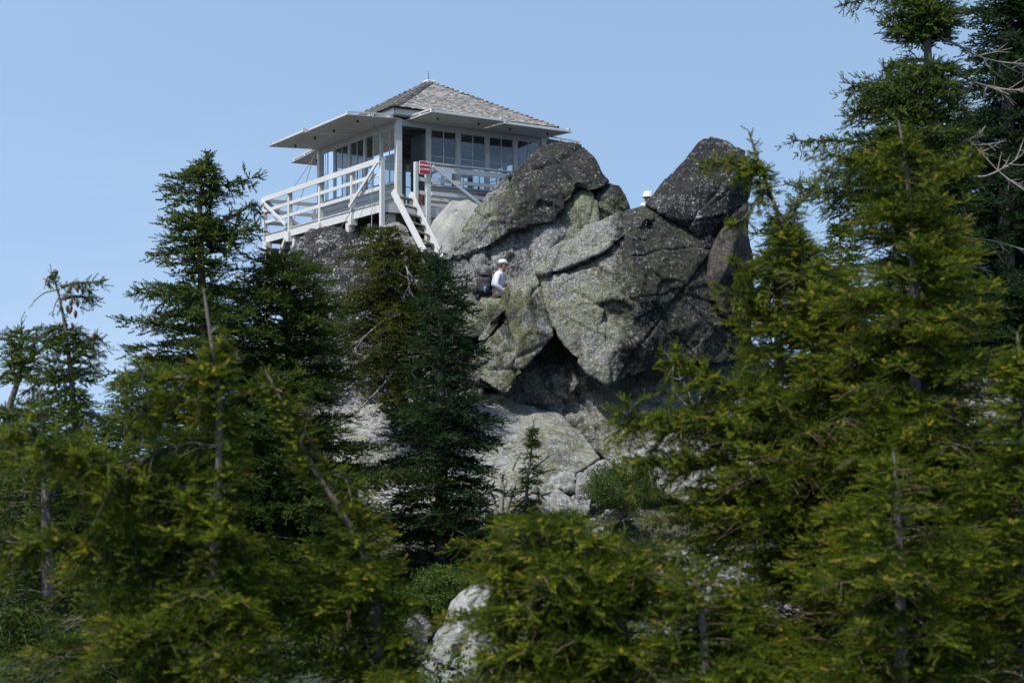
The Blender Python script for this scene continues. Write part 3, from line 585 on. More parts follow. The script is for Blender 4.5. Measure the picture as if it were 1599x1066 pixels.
# walls: clapboards up to the sill
def wall(side):
    # returns fn mapping (s along wall, o outwards, z) to local point, and length
    if side == 'near': return (lambda s, o, z: (X0 + s, Y0 - o, z)), X1 - X0
    if side == 'left': return (lambda s, o, z: (X0 - o, Y0 + s, z)), Y1 - Y0
    if side == 'back': return (lambda s, o, z: (X0 + s, Y1 + o, z)), X1 - X0
    return (lambda s, o, z: (X1 + o, Y0 + s, z)), Y1 - Y0
def wbox(mb, fn, s0, s1, o0, o1, z0, z1):
    a = fn(s0, o0, z0); b = fn(s1, o1, z1)
    mb.box(min(a[0], b[0]), max(a[0], b[0]), min(a[1], b[1]), max(a[1], b[1]), z0, z1)
for side in ('near', 'left', 'back', 'right'):
    fn, Ln = wall(side)
    start = 0.86 if side == 'near' else 0.02
    mb = MB(); zb = -0.30; k = 0
    while zb < SILL - 0.05:
        z1 = min(zb + 0.142, SILL - 0.04)
        # sloped clapboard: bottom edge proud
        a0 = fn(start, 0.035, zb); a1 = fn(Ln - .02, 0.035, zb); b0 = fn(start, 0.012, z1); b1 = fn(Ln - .02, 0.012, z1)
        c0 = fn(start, -0.03, zb); c1 = fn(Ln - .02, -0.03, zb); d0 = fn(start, -0.03, z1); d1 = fn(Ln - .02, -0.03, z1)
        n = len(mb.v); mb.v += [a0, a1, b1, b0, c0, c1, d1, d0]
        mb.f += [[n + i for i in q] for q in ((0, 1, 2, 3), (4, 7, 6, 5), (0, 4, 5, 1), (3, 2, 6, 7), (0, 3, 7, 4), (1, 5, 6, 2))]
        zb = z1 + 0.003; k += 1
    mb.build('wall', M['siding'], cabin)
    wbx = MB(); wbox(wbx, fn, start, Ln - .02, -0.05, 0.06, SILL - 0.037, SILL); wbx.build('window_sill', M['trim'], cabin)
    hd = MB(); wbox(hd, fn, 0.0, Ln, -0.05, 0.025, TOP, WH + 0.01); hd.build('header_board', M['trim'], cabin)
    nb = 5; bw = Ln / nb
    for i in range(nb + 1):
        if i in (0, nb): continue
        pw_ = 0.105
        pm = MB(); wbox(pm, fn, i * bw - pw_ / 2, i * bw + pw_ / 2, -0.06, 0.028, SILL if not (side == 'near' and i == 1) else -0.05, TOP); pm.build('wall_post', M['trim'], cabin)
    for i in range(nb):
        if side == 'near' and i == 0: continue
        s0 = i * bw + 0.055; s1 = (i + 1) * bw - 0.055
        if i == 0: s0 += .03
        if i == nb - 1: s1 -= .03
        fm = MB(); t = 0.024; t2 = 0.012
        for (u0, u1, z0, z1) in ((s0, s0 + t, SILL, TOP), (s1 - t, s1, SILL, TOP), (s0 + t, s1 - t, SILL, SILL + t), (s0 + t, s1 - t, TOP - t, TOP)):
            wbox(fm, fn, u0, u1, -0.02, 0.012, z0, z1)
        md = (s0 + s1) / 2
        wbox(fm, fn, md - t2, md + t2, -0.014, 0.008, SILL + t, TOP - t)
        wbox(fm, fn, s0 + t, md - t2, -0.012, 0.006, BAR - .01, BAR + .01); wbox(fm, fn, md + t2, s1 - t, -0.012, 0.006, BAR - .01, BAR + .01)
        wf = fm.build('window', M['trim'], cabin)
        for (u0, u1) in ((s0 + t, md - t2), (md + t2, s1 - t)):
            for (z0, z1) in ((SILL + t, BAR - .01), (BAR + .01, TOP - t)):
                g = MB(); g.poly([fn(u0, -0.004, z0), fn(u1, -0.004, z0), fn(u1, -0.004, z1), fn(u0, -0.004, z1)])
                g.build('pane', M['glass'], wf)
for (x, y) in ((X0, Y0), (X1, Y0), (X0, Y1), (X1, Y1)):
    MB().box(x - .075, x + .075, y - .075, y + .075, -0.30, WH + .02).build('corner_post', M['white'], cabin, bevel=.006)
MB().box(X0 - .13, X0 + .1, Y0 - .115, Y0 - .08, -0.3, 0.36).build('corner_board', M['white'], cabin)
# open door standing inside, seen through the doorway
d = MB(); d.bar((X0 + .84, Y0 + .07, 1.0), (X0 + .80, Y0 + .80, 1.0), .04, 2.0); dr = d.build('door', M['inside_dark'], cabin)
MB().tube([(X0 + .78, Y0 + .72, 1.0), (X0 + .73, Y0 + .72, 1.0)], .02, 8).build('door_handle', M['iron'], dr)
# things within: a table and fire finder stand
tb = MB(); tb.box(2.6, 3.4, 2.9, 3.7, .72, .78)
for (x, y) in ((2.65, 2.95), (3.35, 2.95), (2.65, 3.65), (3.35, 3.65)): tb.box(x - .03, x + .03, y - .03, y + .03, .02, .72)
tb.build('inner_table', M['old_wood'], cabin)
# eave frame
fr = MB()
for (a, b) in (((X0 - .2, Y0 - .2), (X1 + .2, Y0 - .2)), ((X1 + .2, Y0 - .2), (X1 + .2, Y1 + .2)), ((X1 + .2, Y1 + .2), (X0 - .2, Y1 + .2)), ((X0 - .2, Y1 + .2), (X0 - .2, Y0 - .2))):
    d_ = (Vector(b) - Vector(a)).normalized() * 0.02
    fr.bar((a[0] + d_.x, a[1] + d_.y, 2.41), (b[0] - d_.x, b[1] - d_.y, 2.41), .036, .16)
fr.build('fascia', M['white'], cabin)
MB().box(X0 - .18, X1 + .18, Y0 - .18, Y1 + .18, 2.315, 2.345).build('soffit', M['trim'], cabin)
# ---- roof
rng = random.Random(7)
EZ, AZ = 2.485, 3.93; ov = 0.30
cx_, cy_ = (X0 + X1) / 2, (Y0 + Y1) / 2
E = [Vector((X0 - ov, Y0 - ov, EZ)), Vector((X1 + ov, Y0 - ov, EZ)), Vector((X1 + ov, Y1 + ov, EZ)), Vector((X0 - ov, Y1 + ov, EZ))]
AP = Vector((cx_, cy_, AZ))
rf = MB()
for i in range(4): rf.poly([E[i], E[(i + 1) % 4], AP])
rf.poly([E[3] - Vector((0, 0, .02)), E[2] - Vector((0, 0, .02)), E[1] - Vector((0, 0, .02)), E[0] - Vector((0, 0, .02))])
roof = rf.build('roof', M['old_wood'], cabin)
sv, sf, st = [], [], []
def shingle(p, ax, up, nrm, wd, ln, tint, th=0.014, lift=0.02):
    n = len(sv)
    a = p - ax * (wd / 2); b = p + ax * (wd / 2)
    top = up * ln
    for q, o in ((a, lift), (b, lift)): sv.append(q + nrm * (o + th))
    for q in (b, a): sv.append(q + top + nrm * (0.006 + th))
    for q, o in ((a, lift), (b, lift)): sv.append(q + nrm * o)
    for q in (b, a): sv.append(q + top + nrm * 0.004)
    for qd in ((0, 1, 2, 3), (0, 4, 5, 1), (1, 5, 6, 2), (3, 7, 4, 0)): sf.append([n + i for i in qd]); st.append(tint)
for i in range(4):
    A, B = E[i], E[(i + 1) % 4]
    mid = (A + B) / 2; up = (AP - mid); sl_ = up.length; up.normalize(); ax = (B - A).normalized(); nrm = ax.cross(up).normalized()
    if nrm.z < 0: nrm = -nrm
    half = (B - A).length / 2; rows = 23; ex = sl_ / rows
    for r in range(rows):
        w0 = half * (1 - r / rows)
        s = -w0 + rng.uniform(0, .05)
        rowt = rng.uniform(-.08, .08)
        while s < w0 - 0.02:
            wd = rng.uniform(.06, .15); wd = min(wd, w0 - s)
            t = min(1, max(0, rng.gauss(0.55, .2) + rowt))
            shingle(mid + ax * (s + wd / 2) + up * (r * ex - .015 + rng.uniform(-.02, .016)), ax, up, nrm, wd - .006, ex * 1.25, t, lift=.018 + rng.uniform(0, .012))
            s += wd
for i in range(4):                                # hip caps
    A = E[i]; hip = (AP - A); hl = hip.length; hip.normalize()
    nA = Vector((0, 0, 1)); side = hip.cross(nA).normalized(); nrm = side.cross(hip).normalized()
    if nrm.z < 0: nrm = -nrm
    k = 26
    for j in range(k):
        for sg in (-1, 1):
            sd = (side * sg - nrm * .28).normalized(); nn_ = sd.cross(hip).normalized()
            if nn_.z < 0: nn_ = -nn_
            shingle(A + hip * (hl * j / k) + sd * .07, sd, hip, nn_, .15, hl / k * 1.3, min(1, max(0, rng.gauss(.5, .25))), lift=.04 + rng.uniform(0, .012))
me = bpy.data.meshes.new('shingles'); me.from_pydata([tuple(v) for v in sv], [], sf); face_attr(me, 'tint', st)
link('shingles', me, M['shingle'], roof)
MB().box(cx_ - .14, cx_ + .14, cy_ - .14, cy_ + .14, AZ - .06, AZ + .035).build('roof_cap', M['white'], roof, bevel=.02)
MB().tube([(cx_, cy_, AZ + .02), (cx_ - .01, cy_, AZ + .15), (cx_ - .03, cy_ + .01, AZ + .30)], [.012, .009, .005], 6).build('lightning_rod', M['iron'], roof)
# ---- shutters propped out flat
def shutter(side, s0, s1, out, zi, zo, mat, boards=10):
    fn, Ln = wall(side)
    mb = MB()
    for k in range(boards):
        a = s0 + (s1 - s0) * k / boards; b = s0 + (s1 - s0) * (k + 1) / boards - .004
        q = [fn(a, .06, zi), fn(b, .06, zi), fn(b, out, zo), fn(a, out, zo)]
        n = len(mb.v); dz = 0.022 + (k % 2) * .002
        mb.v += [tuple(v) for v in q] + [(v[0], v[1], v[2] + dz) for v in q]
        mb.f += [[n + i for i in f_] for f_ in ((3, 2, 1, 0), (4, 5, 6, 7), (0, 1, 5, 4), (1, 2, 6, 5), (2, 3, 7, 6), (3, 0, 4, 7))]
    sh = mb.build('shutter', mat, cabin)
    bt = MB()
    for t in (.12, .5, .93):
        o = .06 + (out - .06) * t; z = zi + (zo - zi) * t + .055
        bt.bar(fn(s0 + .03, o, z), fn(s1 - .03, o, z), .07, .045)
    for s in (s0 + .06, s1 - .06):
        bt.bar(fn(s, .10, zi + .095), fn(s, out - .04, zo + .095), .06, .03)
    bt.build('batten', M['white'], sh)
    hw = MB()
    for s in (s0 + (s1 - s0) * .22, s0 + (s1 - s0) * .78):
        o = out * .62; z = zi + (zo - zi) * .62
        hw.bar(fn(s, o - .025, z - .03), fn(s, o + .025, z - .03), .03, .05)
    hw.build('hook', M['iron'], sh)
    return sh
shutter('near', 0.20, 2.32, 1.36, 2.23, 2.21, M['shutter_light'], 8)
shutter('near', 2.36, 4.42, 1.30, 2.23, 2.17, M['shutter_light'], 8)
shutter('left', -0.16, 2.35, 1.50, 2.23, 2.16, M['shutter'], 10)
shutter('left', 2.39, 4.72, 1.56, 2.23, 2.16, M['shutter'], 10)
shutter('back', -0.10, 2.1, 1.85, 2.23, 2.13, M['shutter'], 8)
shutter('back', 2.15, 4.4, 1.5, 2.23, 2.15, M['shutter'], 8)
shutter('right', 0.0, 2.3, 1.3, 2.23, 2.17, M['shutter'], 8)
shutter('right', 2.36, 4.66, 1.3, 2.23, 2.17, M['shutter'], 8)
# ---- deck
def s_for(px, base, dr):                          # distance along dr from base at which a point stands on picture column px
    k = (px - CX) / F
    return (k * base.y - base.x) / (dr.x - k * dr.y)
b0 = Vector((P0.x, P0.y, 0))
dk = MB(); yy = 0.0
while yy < DY - .01:
    y1 = min(yy + .142, DY)
    dk.box(-0.04, X0 - .08 if Y0 - .2 < yy < Y1 + .1 else DX, yy, y1 - .008, -.036, 0)
    if Y0 - .2 < yy < Y1 + .1: dk.box(X1 + .08, DX, yy, y1 - .008, -.036, 0)
    yy = y1
dk.build('deck_planks', M['deckwood'], cabin)
db = MB(); db.box(-.02, .03, 0.03, DY, -.25, -.04); db.build('deck_edge_beam', M['white'], cabin)
db = MB(); db.box(0.03, DX, -.02, .03, -.25, -.04); db.build('deck_edge_beam', M['white'], cabin)
db = MB(); db.box(0.03, DX, DY - .03, DY + .02, -.25, -.04); db.build('deck_edge_beam', M['white'], cabin)
jb = MB()
for x in (.9, 2.4, 3.8, 5.2): jb.box(x - .08, x + .08, .1, DY - .05, -.42, -.04)
for y in (.9, 2.9, 5.6, 7.2): jb.box(.08, DX - .1, y - .07, y + .07, -.60, -.43)
jb.build('floor_beams', M['old_wood'], cabin)
# posts of the railing, left edge
lp = [0.0] + [s_for(p, b0, UY) for p in (551, 501, 453, 414)]
lp[-1] = min(lp[-1], DY)
RH = 1.02
for i, s in enumerate(lp):
    MB().box(-.06, .05, s - .05, s + .05, -.42 if i else -.95, RH).build('railing_post', M['white'], cabin, bevel=.005)
    if i in (1, 2, 3):
        MB().box(-.10, .09, s - .09, s + .09, -.40, -.13).build('beam_block', M['white'], cabin, bevel=.005)
rails = MB()
for i in range(len(lp) - 1):
    a, b_ = lp[i], lp[i + 1]
    for z, t in ((RH - .02, .10), (.66, .09), (.33, .09)):
        if z > .9: continue
        rails.bar((-.035, a + .055, z), (-.035, b_ - .055, z), .03, t)
rails.bar((-.085, -.03, RH - .05), (-.085, lp[-1] + .03, RH - .05), .035, .11)
rails.build('railing', M['white'], cabin)
MB().box(-.10, .08, -.05, lp[-1] + .06, RH + .004, RH + .034).build('handrail', M['white'], cabin)
MB().bar((-.12, .02, RH - .06), (-.12, lp[1] - .03, .06), .035, .085).build('diagonal_brace', M['white'], cabin)
MB().bar((-.12, lp[4], RH - .06), (-.12, lp[3] + .03, .06), .035, .085).build('diagonal_brace', M['white'], cabin)
# far (back) edge of the deck: rails seen through the left railing
bk = MB()
xs_ = [0.0, 1.55, 3.1, 4.65, DX]
for x in xs_[1:]: MB().box(x - .05, x + .05, DY - .05, DY + .05, -.3, RH).build('railing_post', M['white'], cabin)
for z in (RH - .05, .66, .33): bk.bar((.05, DY - .03, z), (DX, DY - .03, z), .035, .11)
bk.build('railing', M['trim'], cabin)
MB().bar((.05, DY - .08, RH - .1), (1.5, DY - .08, .05), .035, .085).build('diagonal_brace', M['trim'], cabin)
# right edge
rt = MB()
for y in (0, 2.5, 5.0): MB().box(DX - .05, DX + .05, y - .05, y + .05, -.3, RH).build('railing_post', M['white'], cabin)
for z in (RH - .05, .66, .33): rt.bar((DX + .03, .05, z), (DX + .03, DY, z), .035, .11)
rt.build('railing', M['white'], cabin)
# near edge: gate post, tall post and rails towards the boulder
g0, g1, g2 = s_for(649.5, b0, VX), s_for(667.5, b0, VX), s_for(783, b0, VX)
MB().box(g0 - .045, g0 + .045, -.05, .05, -.1, RH + .02).build('railing_post', M['white'], cabin, bevel=.005)
MB().box(g1 - .06, g1 + .06, -.07, .05, -.95, RH).build('railing_post', M['white'], cabin, bevel=.005)
MB().box(g2 - .05, g2 + .05, -.07, .05, -.3, RH - .08).build('railing_post', M['white'], cabin, bevel=.005)
nr_ = MB()
for z, t in ((.62, .09), (.29, .09)):
    nr_.bar((g0 + .05, -.02, z + .02), (g1 - .065, -.02, z), .03, t)
    nr_.bar((g1 + .065, -.09, z), (DX, -.09, z), .035, t)
nr_.bar((g1 + .065, -.09, RH - .12), (DX, -.09, RH - .12), .035, .13)
nr_.build('railing', M['white'], cabin)
MB().box(g1 - .08, DX, -.11, .05, RH + .004, RH + .036).build('handrail', M['white'], cabin)
MB().bar((g1 + .07, -.14, RH - .06), (s_for(757, b0, VX), -.14, .0), .035, .075).build('diagonal_brace', M['white'], cabin)
# under posts
for (x, y, zb) in ((.12, 5.5, -1.6), (-.02, 7.2, -2.6), (.6, 7.3, -2.4), (.1, 2.0, -1.0), (.35, .25, -1.05), (1.5, .2, -1.1), (.9, 3.7, -1.2), (4.5, .3, -1.0)):
    MB().box(x - .09, x + .09, y - .09, y + .09, zb, -.255).build('support_post', M['white'], cabin)
MB().bar((-.10, lp[3] + .1, -.30), (-.05, lp[4] - .1, -1.9), .05, .09).build('diagonal_brace', M['white'], cabin)
MB().box(-.06, .05, lp[4] - .05, lp[4] + .05, -2.6, -.42).build('support_post', M['white'], cabin)
# stair-ladder from the rocks to the deck
st0 = empty('stair', (0, 0, 0)); st0.parent = cabin
def Lc(v): q = v - P0; return Vector((q.dot(VX), q.dot(UY), q.z))
la, lb = Lc(P(614, 299, 32.85)), Lc(P(662, 392, 31.9))
ra, rb = Lc(P(641, 303, 32.98)), Lc(P(690, 405, 31.9))
MB().bar(la, lb, .06, .15).build('stringer', M['white'], st0)
MB().bar(ra, rb, .06, .15).build('stringer', M['white'], st0)
for k in range(7):
    t = (k + .55) / 7.2
    p, q = la.lerp(lb, t), ra.lerp(rb, t)
    MB().bar(p + Vector((.03, 0, -.02)), q + Vector((-.03, 0, -.02)), .17, .035).build('stair_tread', M['old_wood'], st0)
# guy cables
def cable(a, b_): MB().tube([a, b_], .009, 5).build('guy_cable', M['cable'], cabin)
cable((-.1, .35, .62), (-.3, 2.2, -.75)); cable((-.1, .35, .62), (-.1, .35, -.1)); cable((-.1, .35, -.05), (-.35, -.1, -.9))
cable((X0 - .1, Y1 - .1, 2.2), (-1.0, Y1 + 3.6, -2.2)); cable((X0 - .1, Y1 + .1, 2.2), (.3, Y1 + .8, -.1))
cable((X0 - .12, Y0 + .25, 1.62), (X0 - .35, 1.6, 2.18))
# brown box on the deck behind the tall post
MB().box(g0 + .12, g0 + .40, .35, .6, 0.0, .30).build('box', M['box_brown'], cabin, bevel=.01)

# ---- sign on the two gate posts
def text_mesh(name, body, size, mat, parent, loc, bold=0.0, extr=0.002):
    c = bpy.data.curves.new(name, 'FONT'); c.body = body; c.size = size; c.extrude = extr; c.offset = bold; c.align_x = 'CENTER'; c.align_y = 'CENTER'
    o = bpy.data.objects.new(name + '_src', c); COL.objects.link(o)
    dg = bpy.context.evaluated_depsgraph_get(); dg.update()
    me = bpy.data.meshes.new_from_object(o.evaluated_get(dg)); bpy.data.objects.remove(o)
    me.transform(Matrix.Rotation(R(90), 4, 'X')); me.materials.clear()
    t = link(name, me, mat, parent); t.location = loc; return t
M['sign_red'] = simple('sign_red', (0.40, 0.018, 0.03), 0.45, 0.12, 20)
M['sign_white'] = simple('sign_white', (0.75, 0.72, 0.72), 0.5)
M['spray_pink'] = simple('pink_spray_paint', (0.55, 0.08, 0.16), 0.8, 0.3, 30)
sg = empty('sign', L2W((g0 + g1) / 2 + .03, -.105, RH - .12), RZ)
tag(sg, 'small red EMERGENCY CLOSURE sign with white letters on the railing posts by the stair', 'sign')
def rrect(w_, h_, r_, y, th_):
    pts = []
    for (cx0, cz0, a0) in ((w_ / 2 - r_, h_ / 2 - r_, 0), (-w_ / 2 + r_, h_ / 2 - r_, 90), (-w_ / 2 + r_, -h_ / 2 + r_, 180), (w_ / 2 - r_, -h_ / 2 + r_, 270)):
        for k in range(5):
            a = R(a0 + k * 22.5); pts.append((cx0 + r_ * math.cos(a), cz0 + r_ * math.sin(a)))
    mb = MB(); n = len(pts)
    mb.v = [(x, y, z) for x, z in pts] + [(x, y + th_, z) for x, z in pts]
    mb.f = [list(range(n)), list(range(2 * n - 1, n - 1, -1))] + [[i, (i + 1) % n, n + (i + 1) % n, n + i] for i in range(n)]
    return mb
rrect(.31, .33, .04, 0.0, .012).build('sign_border', M['sign_white'], sg)
rrect(.285, .305, .032, -.004, .003).build('sign_panel', M['sign_red'], sg)
text_mesh('lettering', 'EMERGENCY', .062, M['sign_white'], sg, (0, -.007, .06), .0012)
text_mesh('lettering', 'CLOSURE', .062, M['sign_white'], sg, (0, -.007, -.04), .0012)
gx = s_for(756, Vector((L2W(0, Y0, 0).x, L2W(0, Y0, 0).y, 0)), VX)
text_mesh('painted_letters', 'NET', .25, M['spray_pink'], cabin, (gx, Y0 - .05, .49), .006, .003)
print('cabin', round(time.time() - T0, 1))

# ------------------------------------------------------------------ people
M['skin'] = simple('sunburnt_skin', (0.42, 0.20, 0.14), 0.6, 0.15, 12)
M['shirt'] = simple('pale_lilac_shirt', (0.46, 0.475, 0.56), 0.85, 0.06, 8)
M['trousers'] = simple('tan_trousers', (0.36, 0.30, 0.25), 0.9, 0.1, 10)
M['hair'] = simple('short_brown_hair', (0.06, 0.04, 0.03), 0.8, 0.3, 40)
M['cap'] = simple('light_grey_cap', (0.45, 0.45, 0.43), 0.85, 0.06, 20)
M['hat'] = simple('white_sun_hat', (0.55, 0.55, 0.53), 0.85, 0.04, 20)
M['shoe'] = simple('brown_boot', (0.07, 0.05, 0.035), 0.8)
M['pack'] = simple('black_pack_cloth', (0.012, 0.012, 0.016), 0.75, 0.3, 14)
M['pack_blue'] = simple('blue_bottle', (0.10, 0.19, 0.36), 0.4)
M['belt'] = simple('dark_belt', (0.02, 0.02, 0.02), 0.6)

def skin(name, verts, edges, radii, mat, parent, root=0, sub=2):
    me = bpy.data.meshes.new(name); me.from_pydata(verts, edges, [])
    o = bpy.data.objects.new(name, me); COL.objects.link(o)
    m = o.modifiers.new('s', 'SKIN'); sv_ = me.skin_vertices[0].data
    for i, r_ in enumerate(radii): sv_[i].radius = r_ if isinstance(r_, tuple) else (r_, r_)
    sv_[root].use_root = True
    m.use_smooth_shade = True
    s_ = o.modifiers.new('u', 'SUBSURF'); s_.levels = sub; s_.render_levels = sub
    dg = bpy.context.evaluated_depsgraph_get(); dg.update()
    me2 = bpy.data.meshes.new_from_object(o.evaluated_get(dg)); bpy.data.objects.remove(o); bpy.data.meshes.remove(me)
    me2.name = name; me2.materials.clear()
    return link(name, me2, mat, parent, True)

def blob(name, pts_rings, mat, parent, sides=16):
    """lathe-like closed shape: rings of (centre, rx, ry)"""
    v, f = [], []
    for (c, rx, ry) in pts_rings:
        for k in range(sides):
            a = 2 * math.pi * k / sides; v.append((c[0] + rx * math.cos(a), c[1] + ry * math.sin(a), c[2]))
    for i in range(len(pts_rings) - 1):
        for k in range(sides):
            k2 = (k + 1) % sides; f.append([i * sides + k, i * sides + k2, (i + 1) * sides + k2, (i + 1) * sides + k])
    f.append(list(range(sides))[::-1]); f.append([(len(pts_rings) - 1) * sides + k for k in range(sides)])
    me = bpy.data.meshes.new(name); me.from_pydata(v, [], f); return link(name, me, mat, parent, True)

def figure(loc, rz, J, label, hat):
    root = empty('person', loc, rz); tag(root, label, 'person')
    hx, hy, hz = J['head']
    V, E_, Rr = [], [], []
    def add(p, r_, par=None):
        V.append(tuple(p)); Rr.append(r_)
        if par is not None: E_.append((par, len(V) - 1))
        return len(V) - 1
    pel = add(J['pelvis'], (.13, .11)); sp = add(J['spine'], (.12, .10), pel); ch = add(J['chest'], (.135, .11), sp)
    nk0 = add(J['neck'], .062, ch); nk = add((hx - .035, hy, hz - .095), .058, nk0)
    hd = add((hx - .005, hy, hz - .03), (.078, .088), nk); tp = add((hx - .012, hy, hz + .065), (.074, .085), hd)
    jaw = add((hx + .055, hy, hz - .075), .034, hd); nose = add((hx + .098, hy, hz - .012), .013, hd)
    for s_ in (-1, 1):
        add((hx - .01, hy + s_ * .082, hz - .015), .016, hd)
        sh = add(J['sh' + ('n' if s_ < 0 else 'p')], .060, ch); el = add(J['el' + ('n' if s_ < 0 else 'p')], .043, sh)
        wr = add(J['wr' + ('n' if s_ < 0 else 'p')], .027, el)
        wv = Vector(V[wr]); d_ = (wv - Vector(V[el])).normalized(); lat = d_.cross(Vector((0, 0, 1))); lat = lat.normalized() if lat.length > .1 else Vector((0, 1, 0)); dn = Vector(J.get('curl', (0, 0, -1)))
        pm = add(wv + d_ * .06, (.036, .018), wr)
        pv = Vector(V[pm])
        for q, (o_, ln) in enumerate(((-.030, .066), (-.010, .078), (.010, .072), (.030, .056))):
            f1 = add(pv + lat * o_ + d_ * .038, .0095, pm); f2 = add(pv + lat * o_ * 1.1 + d_ * (.038 + ln * .5) + dn * .008, .0088, f1)
            add(pv + lat * o_ * 1.1 + d_ * (.038 + ln * .85) + dn * .028, .0075, f2)
        t1 = add(wv + d_ * .035 + lat * s_ * .034, .0115, wr); add(wv + d_ * .075 + lat * s_ * .055 + dn * .01, .009, t1)
        hp = add(J['hip' + ('n' if s_ < 0 else 'p')], .085, pel); kn = add(J['kn' + ('n' if s_ < 0 else 'p')], .058, hp)
        an = add(J['an' + ('n' if s_ < 0 else 'p')], .038, kn); av = Vector(V[an]); add(av + Vector((.15, 0, -.055)), .032, an)
    body = skin('body', V, E_, Rr, M['skin'], root)
    # shirt
    V2, E2, R2 = [], [], []
    def add2(p, r_, par=None):
        V2.append(tuple(p)); R2.append(r_)
        if par is not None: E2.append((par, len(V2) - 1))
        return len(V2) - 1
    a0 = add2(Vector(J['pelvis']) + Vector((0.01, 0, .05)), (.18, .175)); a1 = add2(J['spine'], (.18, .175), a0); a2 = add2(J['chest'], (.175, .16), a1); add2(Vector(J['neck']) + Vector((-.005, 0, -.015)), .078, a2)
    for k in ('n', 'p'):
        s1 = add2(J['sh' + k], .084, a2); mid = (Vector(J['sh' + k]) + Vector(J['el' + k])) / 2; m1 = add2(mid, .073, s1)
        e1 = add2(J['el' + k], .064, m1); add2(Vector(J['el' + k]).lerp(Vector(J['wr' + k]), .5), .054, e1); add2(Vector(J['el' + k]).lerp(Vector(J['wr' + k]), .93), .040, len(V2) - 1)
    skin('shirt', V2, E2, R2, M['shirt'], root)
    V3, E3, R3 = [tuple(Vector(J['pelvis']) + Vector((0, 0, .01)))], [], [(.155, .145)]
    for k in ('n', 'p'):
        b = 0
        for q, r_ in ((J['hip' + k], .108), (tuple(Vector(J['hip' + k]).lerp(Vector(J['kn' + k]), .5)), .09), (J['kn' + k], .076), (tuple(Vector(J['kn' + k]).lerp(Vector(J['an' + k]), .5)), .068), (tuple(Vector(J['kn' + k]).lerp(Vector(J['an' + k]), .95)), .06)):
            V3.append(tuple(q)); R3.append(r_); E3.append((b, len(V3) - 1)); b = len(V3) - 1
    skin('trousers', V3, E3, R3, M['trousers'], root)
    for k in ('n', 'p'):
        a = Vector(J['an' + k])
        skin('shoe', [tuple(a + Vector((-.02, 0, 0))), tuple(a + Vector((-.01, 0, -.06))), tuple(a + Vector((.17, 0, -.065)))], [(0, 1), (1, 2)], [.055, .055, .042], M['shoe'], root)
    # hair: close shell on the back and sides of the head
    blob('hair', [((hx - .035, hy, hz - .055), .060, .076), ((hx - .03, hy, hz - .02), .076, .090), ((hx - .022, hy, hz + .03), .086, .097), ((hx - .016, hy, hz + .07), .085, .093), ((hx - .014, hy, hz + .11), .06, .066)], M['hair'], root)
    for s_ in (-1, 1):
        blob('eye', [((hx + .078, hy + s_ * .032, hz + .000), .004, .004), ((hx + .080, hy + s_ * .032, hz + .006), .009, .011), ((hx + .078, hy + s_ * .032, hz + .014), .004, .004)], M['hair'], root, 8)
    blob('mouth', [((hx + .082, hy, hz - .058), .006, .02), ((hx + .084, hy, hz - .052), .008, .024), ((hx + .082, hy, hz - .048), .006, .02)], M['cone'], root, 8)
    if hat == 'cap':
        c = blob('cap', [((hx - .008, hy, hz + .035), .105, .100), ((hx - .010, hy, hz + .06), .106, .101), ((hx - .012, hy, hz + .095), .095, .092), ((hx - .014, hy, hz + .125), .065, .065), ((hx - .014, hy, hz + .136), .02, .02)], M['cap'], root, 20)
        br = MB(); n = 14; pts = []
        for k in range(n + 1):
            a = R(-80 + 160 * k / n); pts.append((hx + .045 + .135 * math.cos(a) ** .7 if math.cos(a) > 0 else hx + .045, hy + .088 * math.sin(a)))
        top = [(x, y, hz + .055 - (x - hx) * .16) for x, y in pts]; bot = [(x, y, z - .008) for x, y, z in top]
        m_ = len(top); br.v = top + bot; br.f = [list(range(m_)), list(range(2 * m_ - 1, m_ - 1, -1))] + [[i, (i + 1) % m_, m_ + (i + 1) % m_, m_ + i] for i in range(m_)]
        br.build('brim', M['cap'], c)
    else:
        blob('sun_hat', [((hx - .01, hy, hz - .03), .158, .150), ((hx - .01, hy, hz - .022), .160, .152), ((hx - .01, hy, hz + .045), .118, .112), ((hx - .01, hy, hz + .085), .108, .103), ((hx - .01, hy, hz + .115), .088, .084), ((hx - .01, hy, hz + .126), .03, .03)], M['hat'], root, 24)
    return root

sit = dict(pelvis=(0, 0, .12), spine=(.035, 0, .28), chest=(.06, 0, .43), neck=(.085, 0, .56), head=(.145, 0, .70),
           shn=(.055, -.175, .50), eln=(.02, -.25, .24), wrn=(.20, -.16, .08), shp=(.055, .175, .50), elp=(.02, .24, .24), wrp=(.24, .14, .12),
           hipn=(.05, -.09, .09), knn=(.44, -.13, .10), ann=(.50, -.14, -.30), hipp=(.05, .09, .09), knp=(.44, .13, .12), anp=(.52, .14, -.28))
c0 = P(776, 463, 30.45)
figure(c0, R(-8), sit, 'seated hiker in pale long sleeved shirt, tan trousers and light cap, facing right', 'cap')
stand = dict(pelvis=(0, 0, .95), spine=(0, 0, 1.12), chest=(.01, 0, 1.30), neck=(.0, 0, 1.45), head=(.03, 0, 1.60),
             shn=(0, -.19, 1.40), eln=(-.03, -.27, 1.12), wrn=(.10, -.27, .88), shp=(0, .19, 1.40), elp=(-.03, .27, 1.12), wrp=(.10, .27, .88),
             hipn=(0, -.09, .90), knn=(.03, -.10, .50), ann=(0, -.11, .10), hipp=(0, .09, .90), knp=(.03, .10, .50), anp=(0, .11, .10))
figure((3.33, 33.55, 3.58), R(25), stand, 'hiker behind the rock notch, only the head under a white sun hat showing', 'hat')

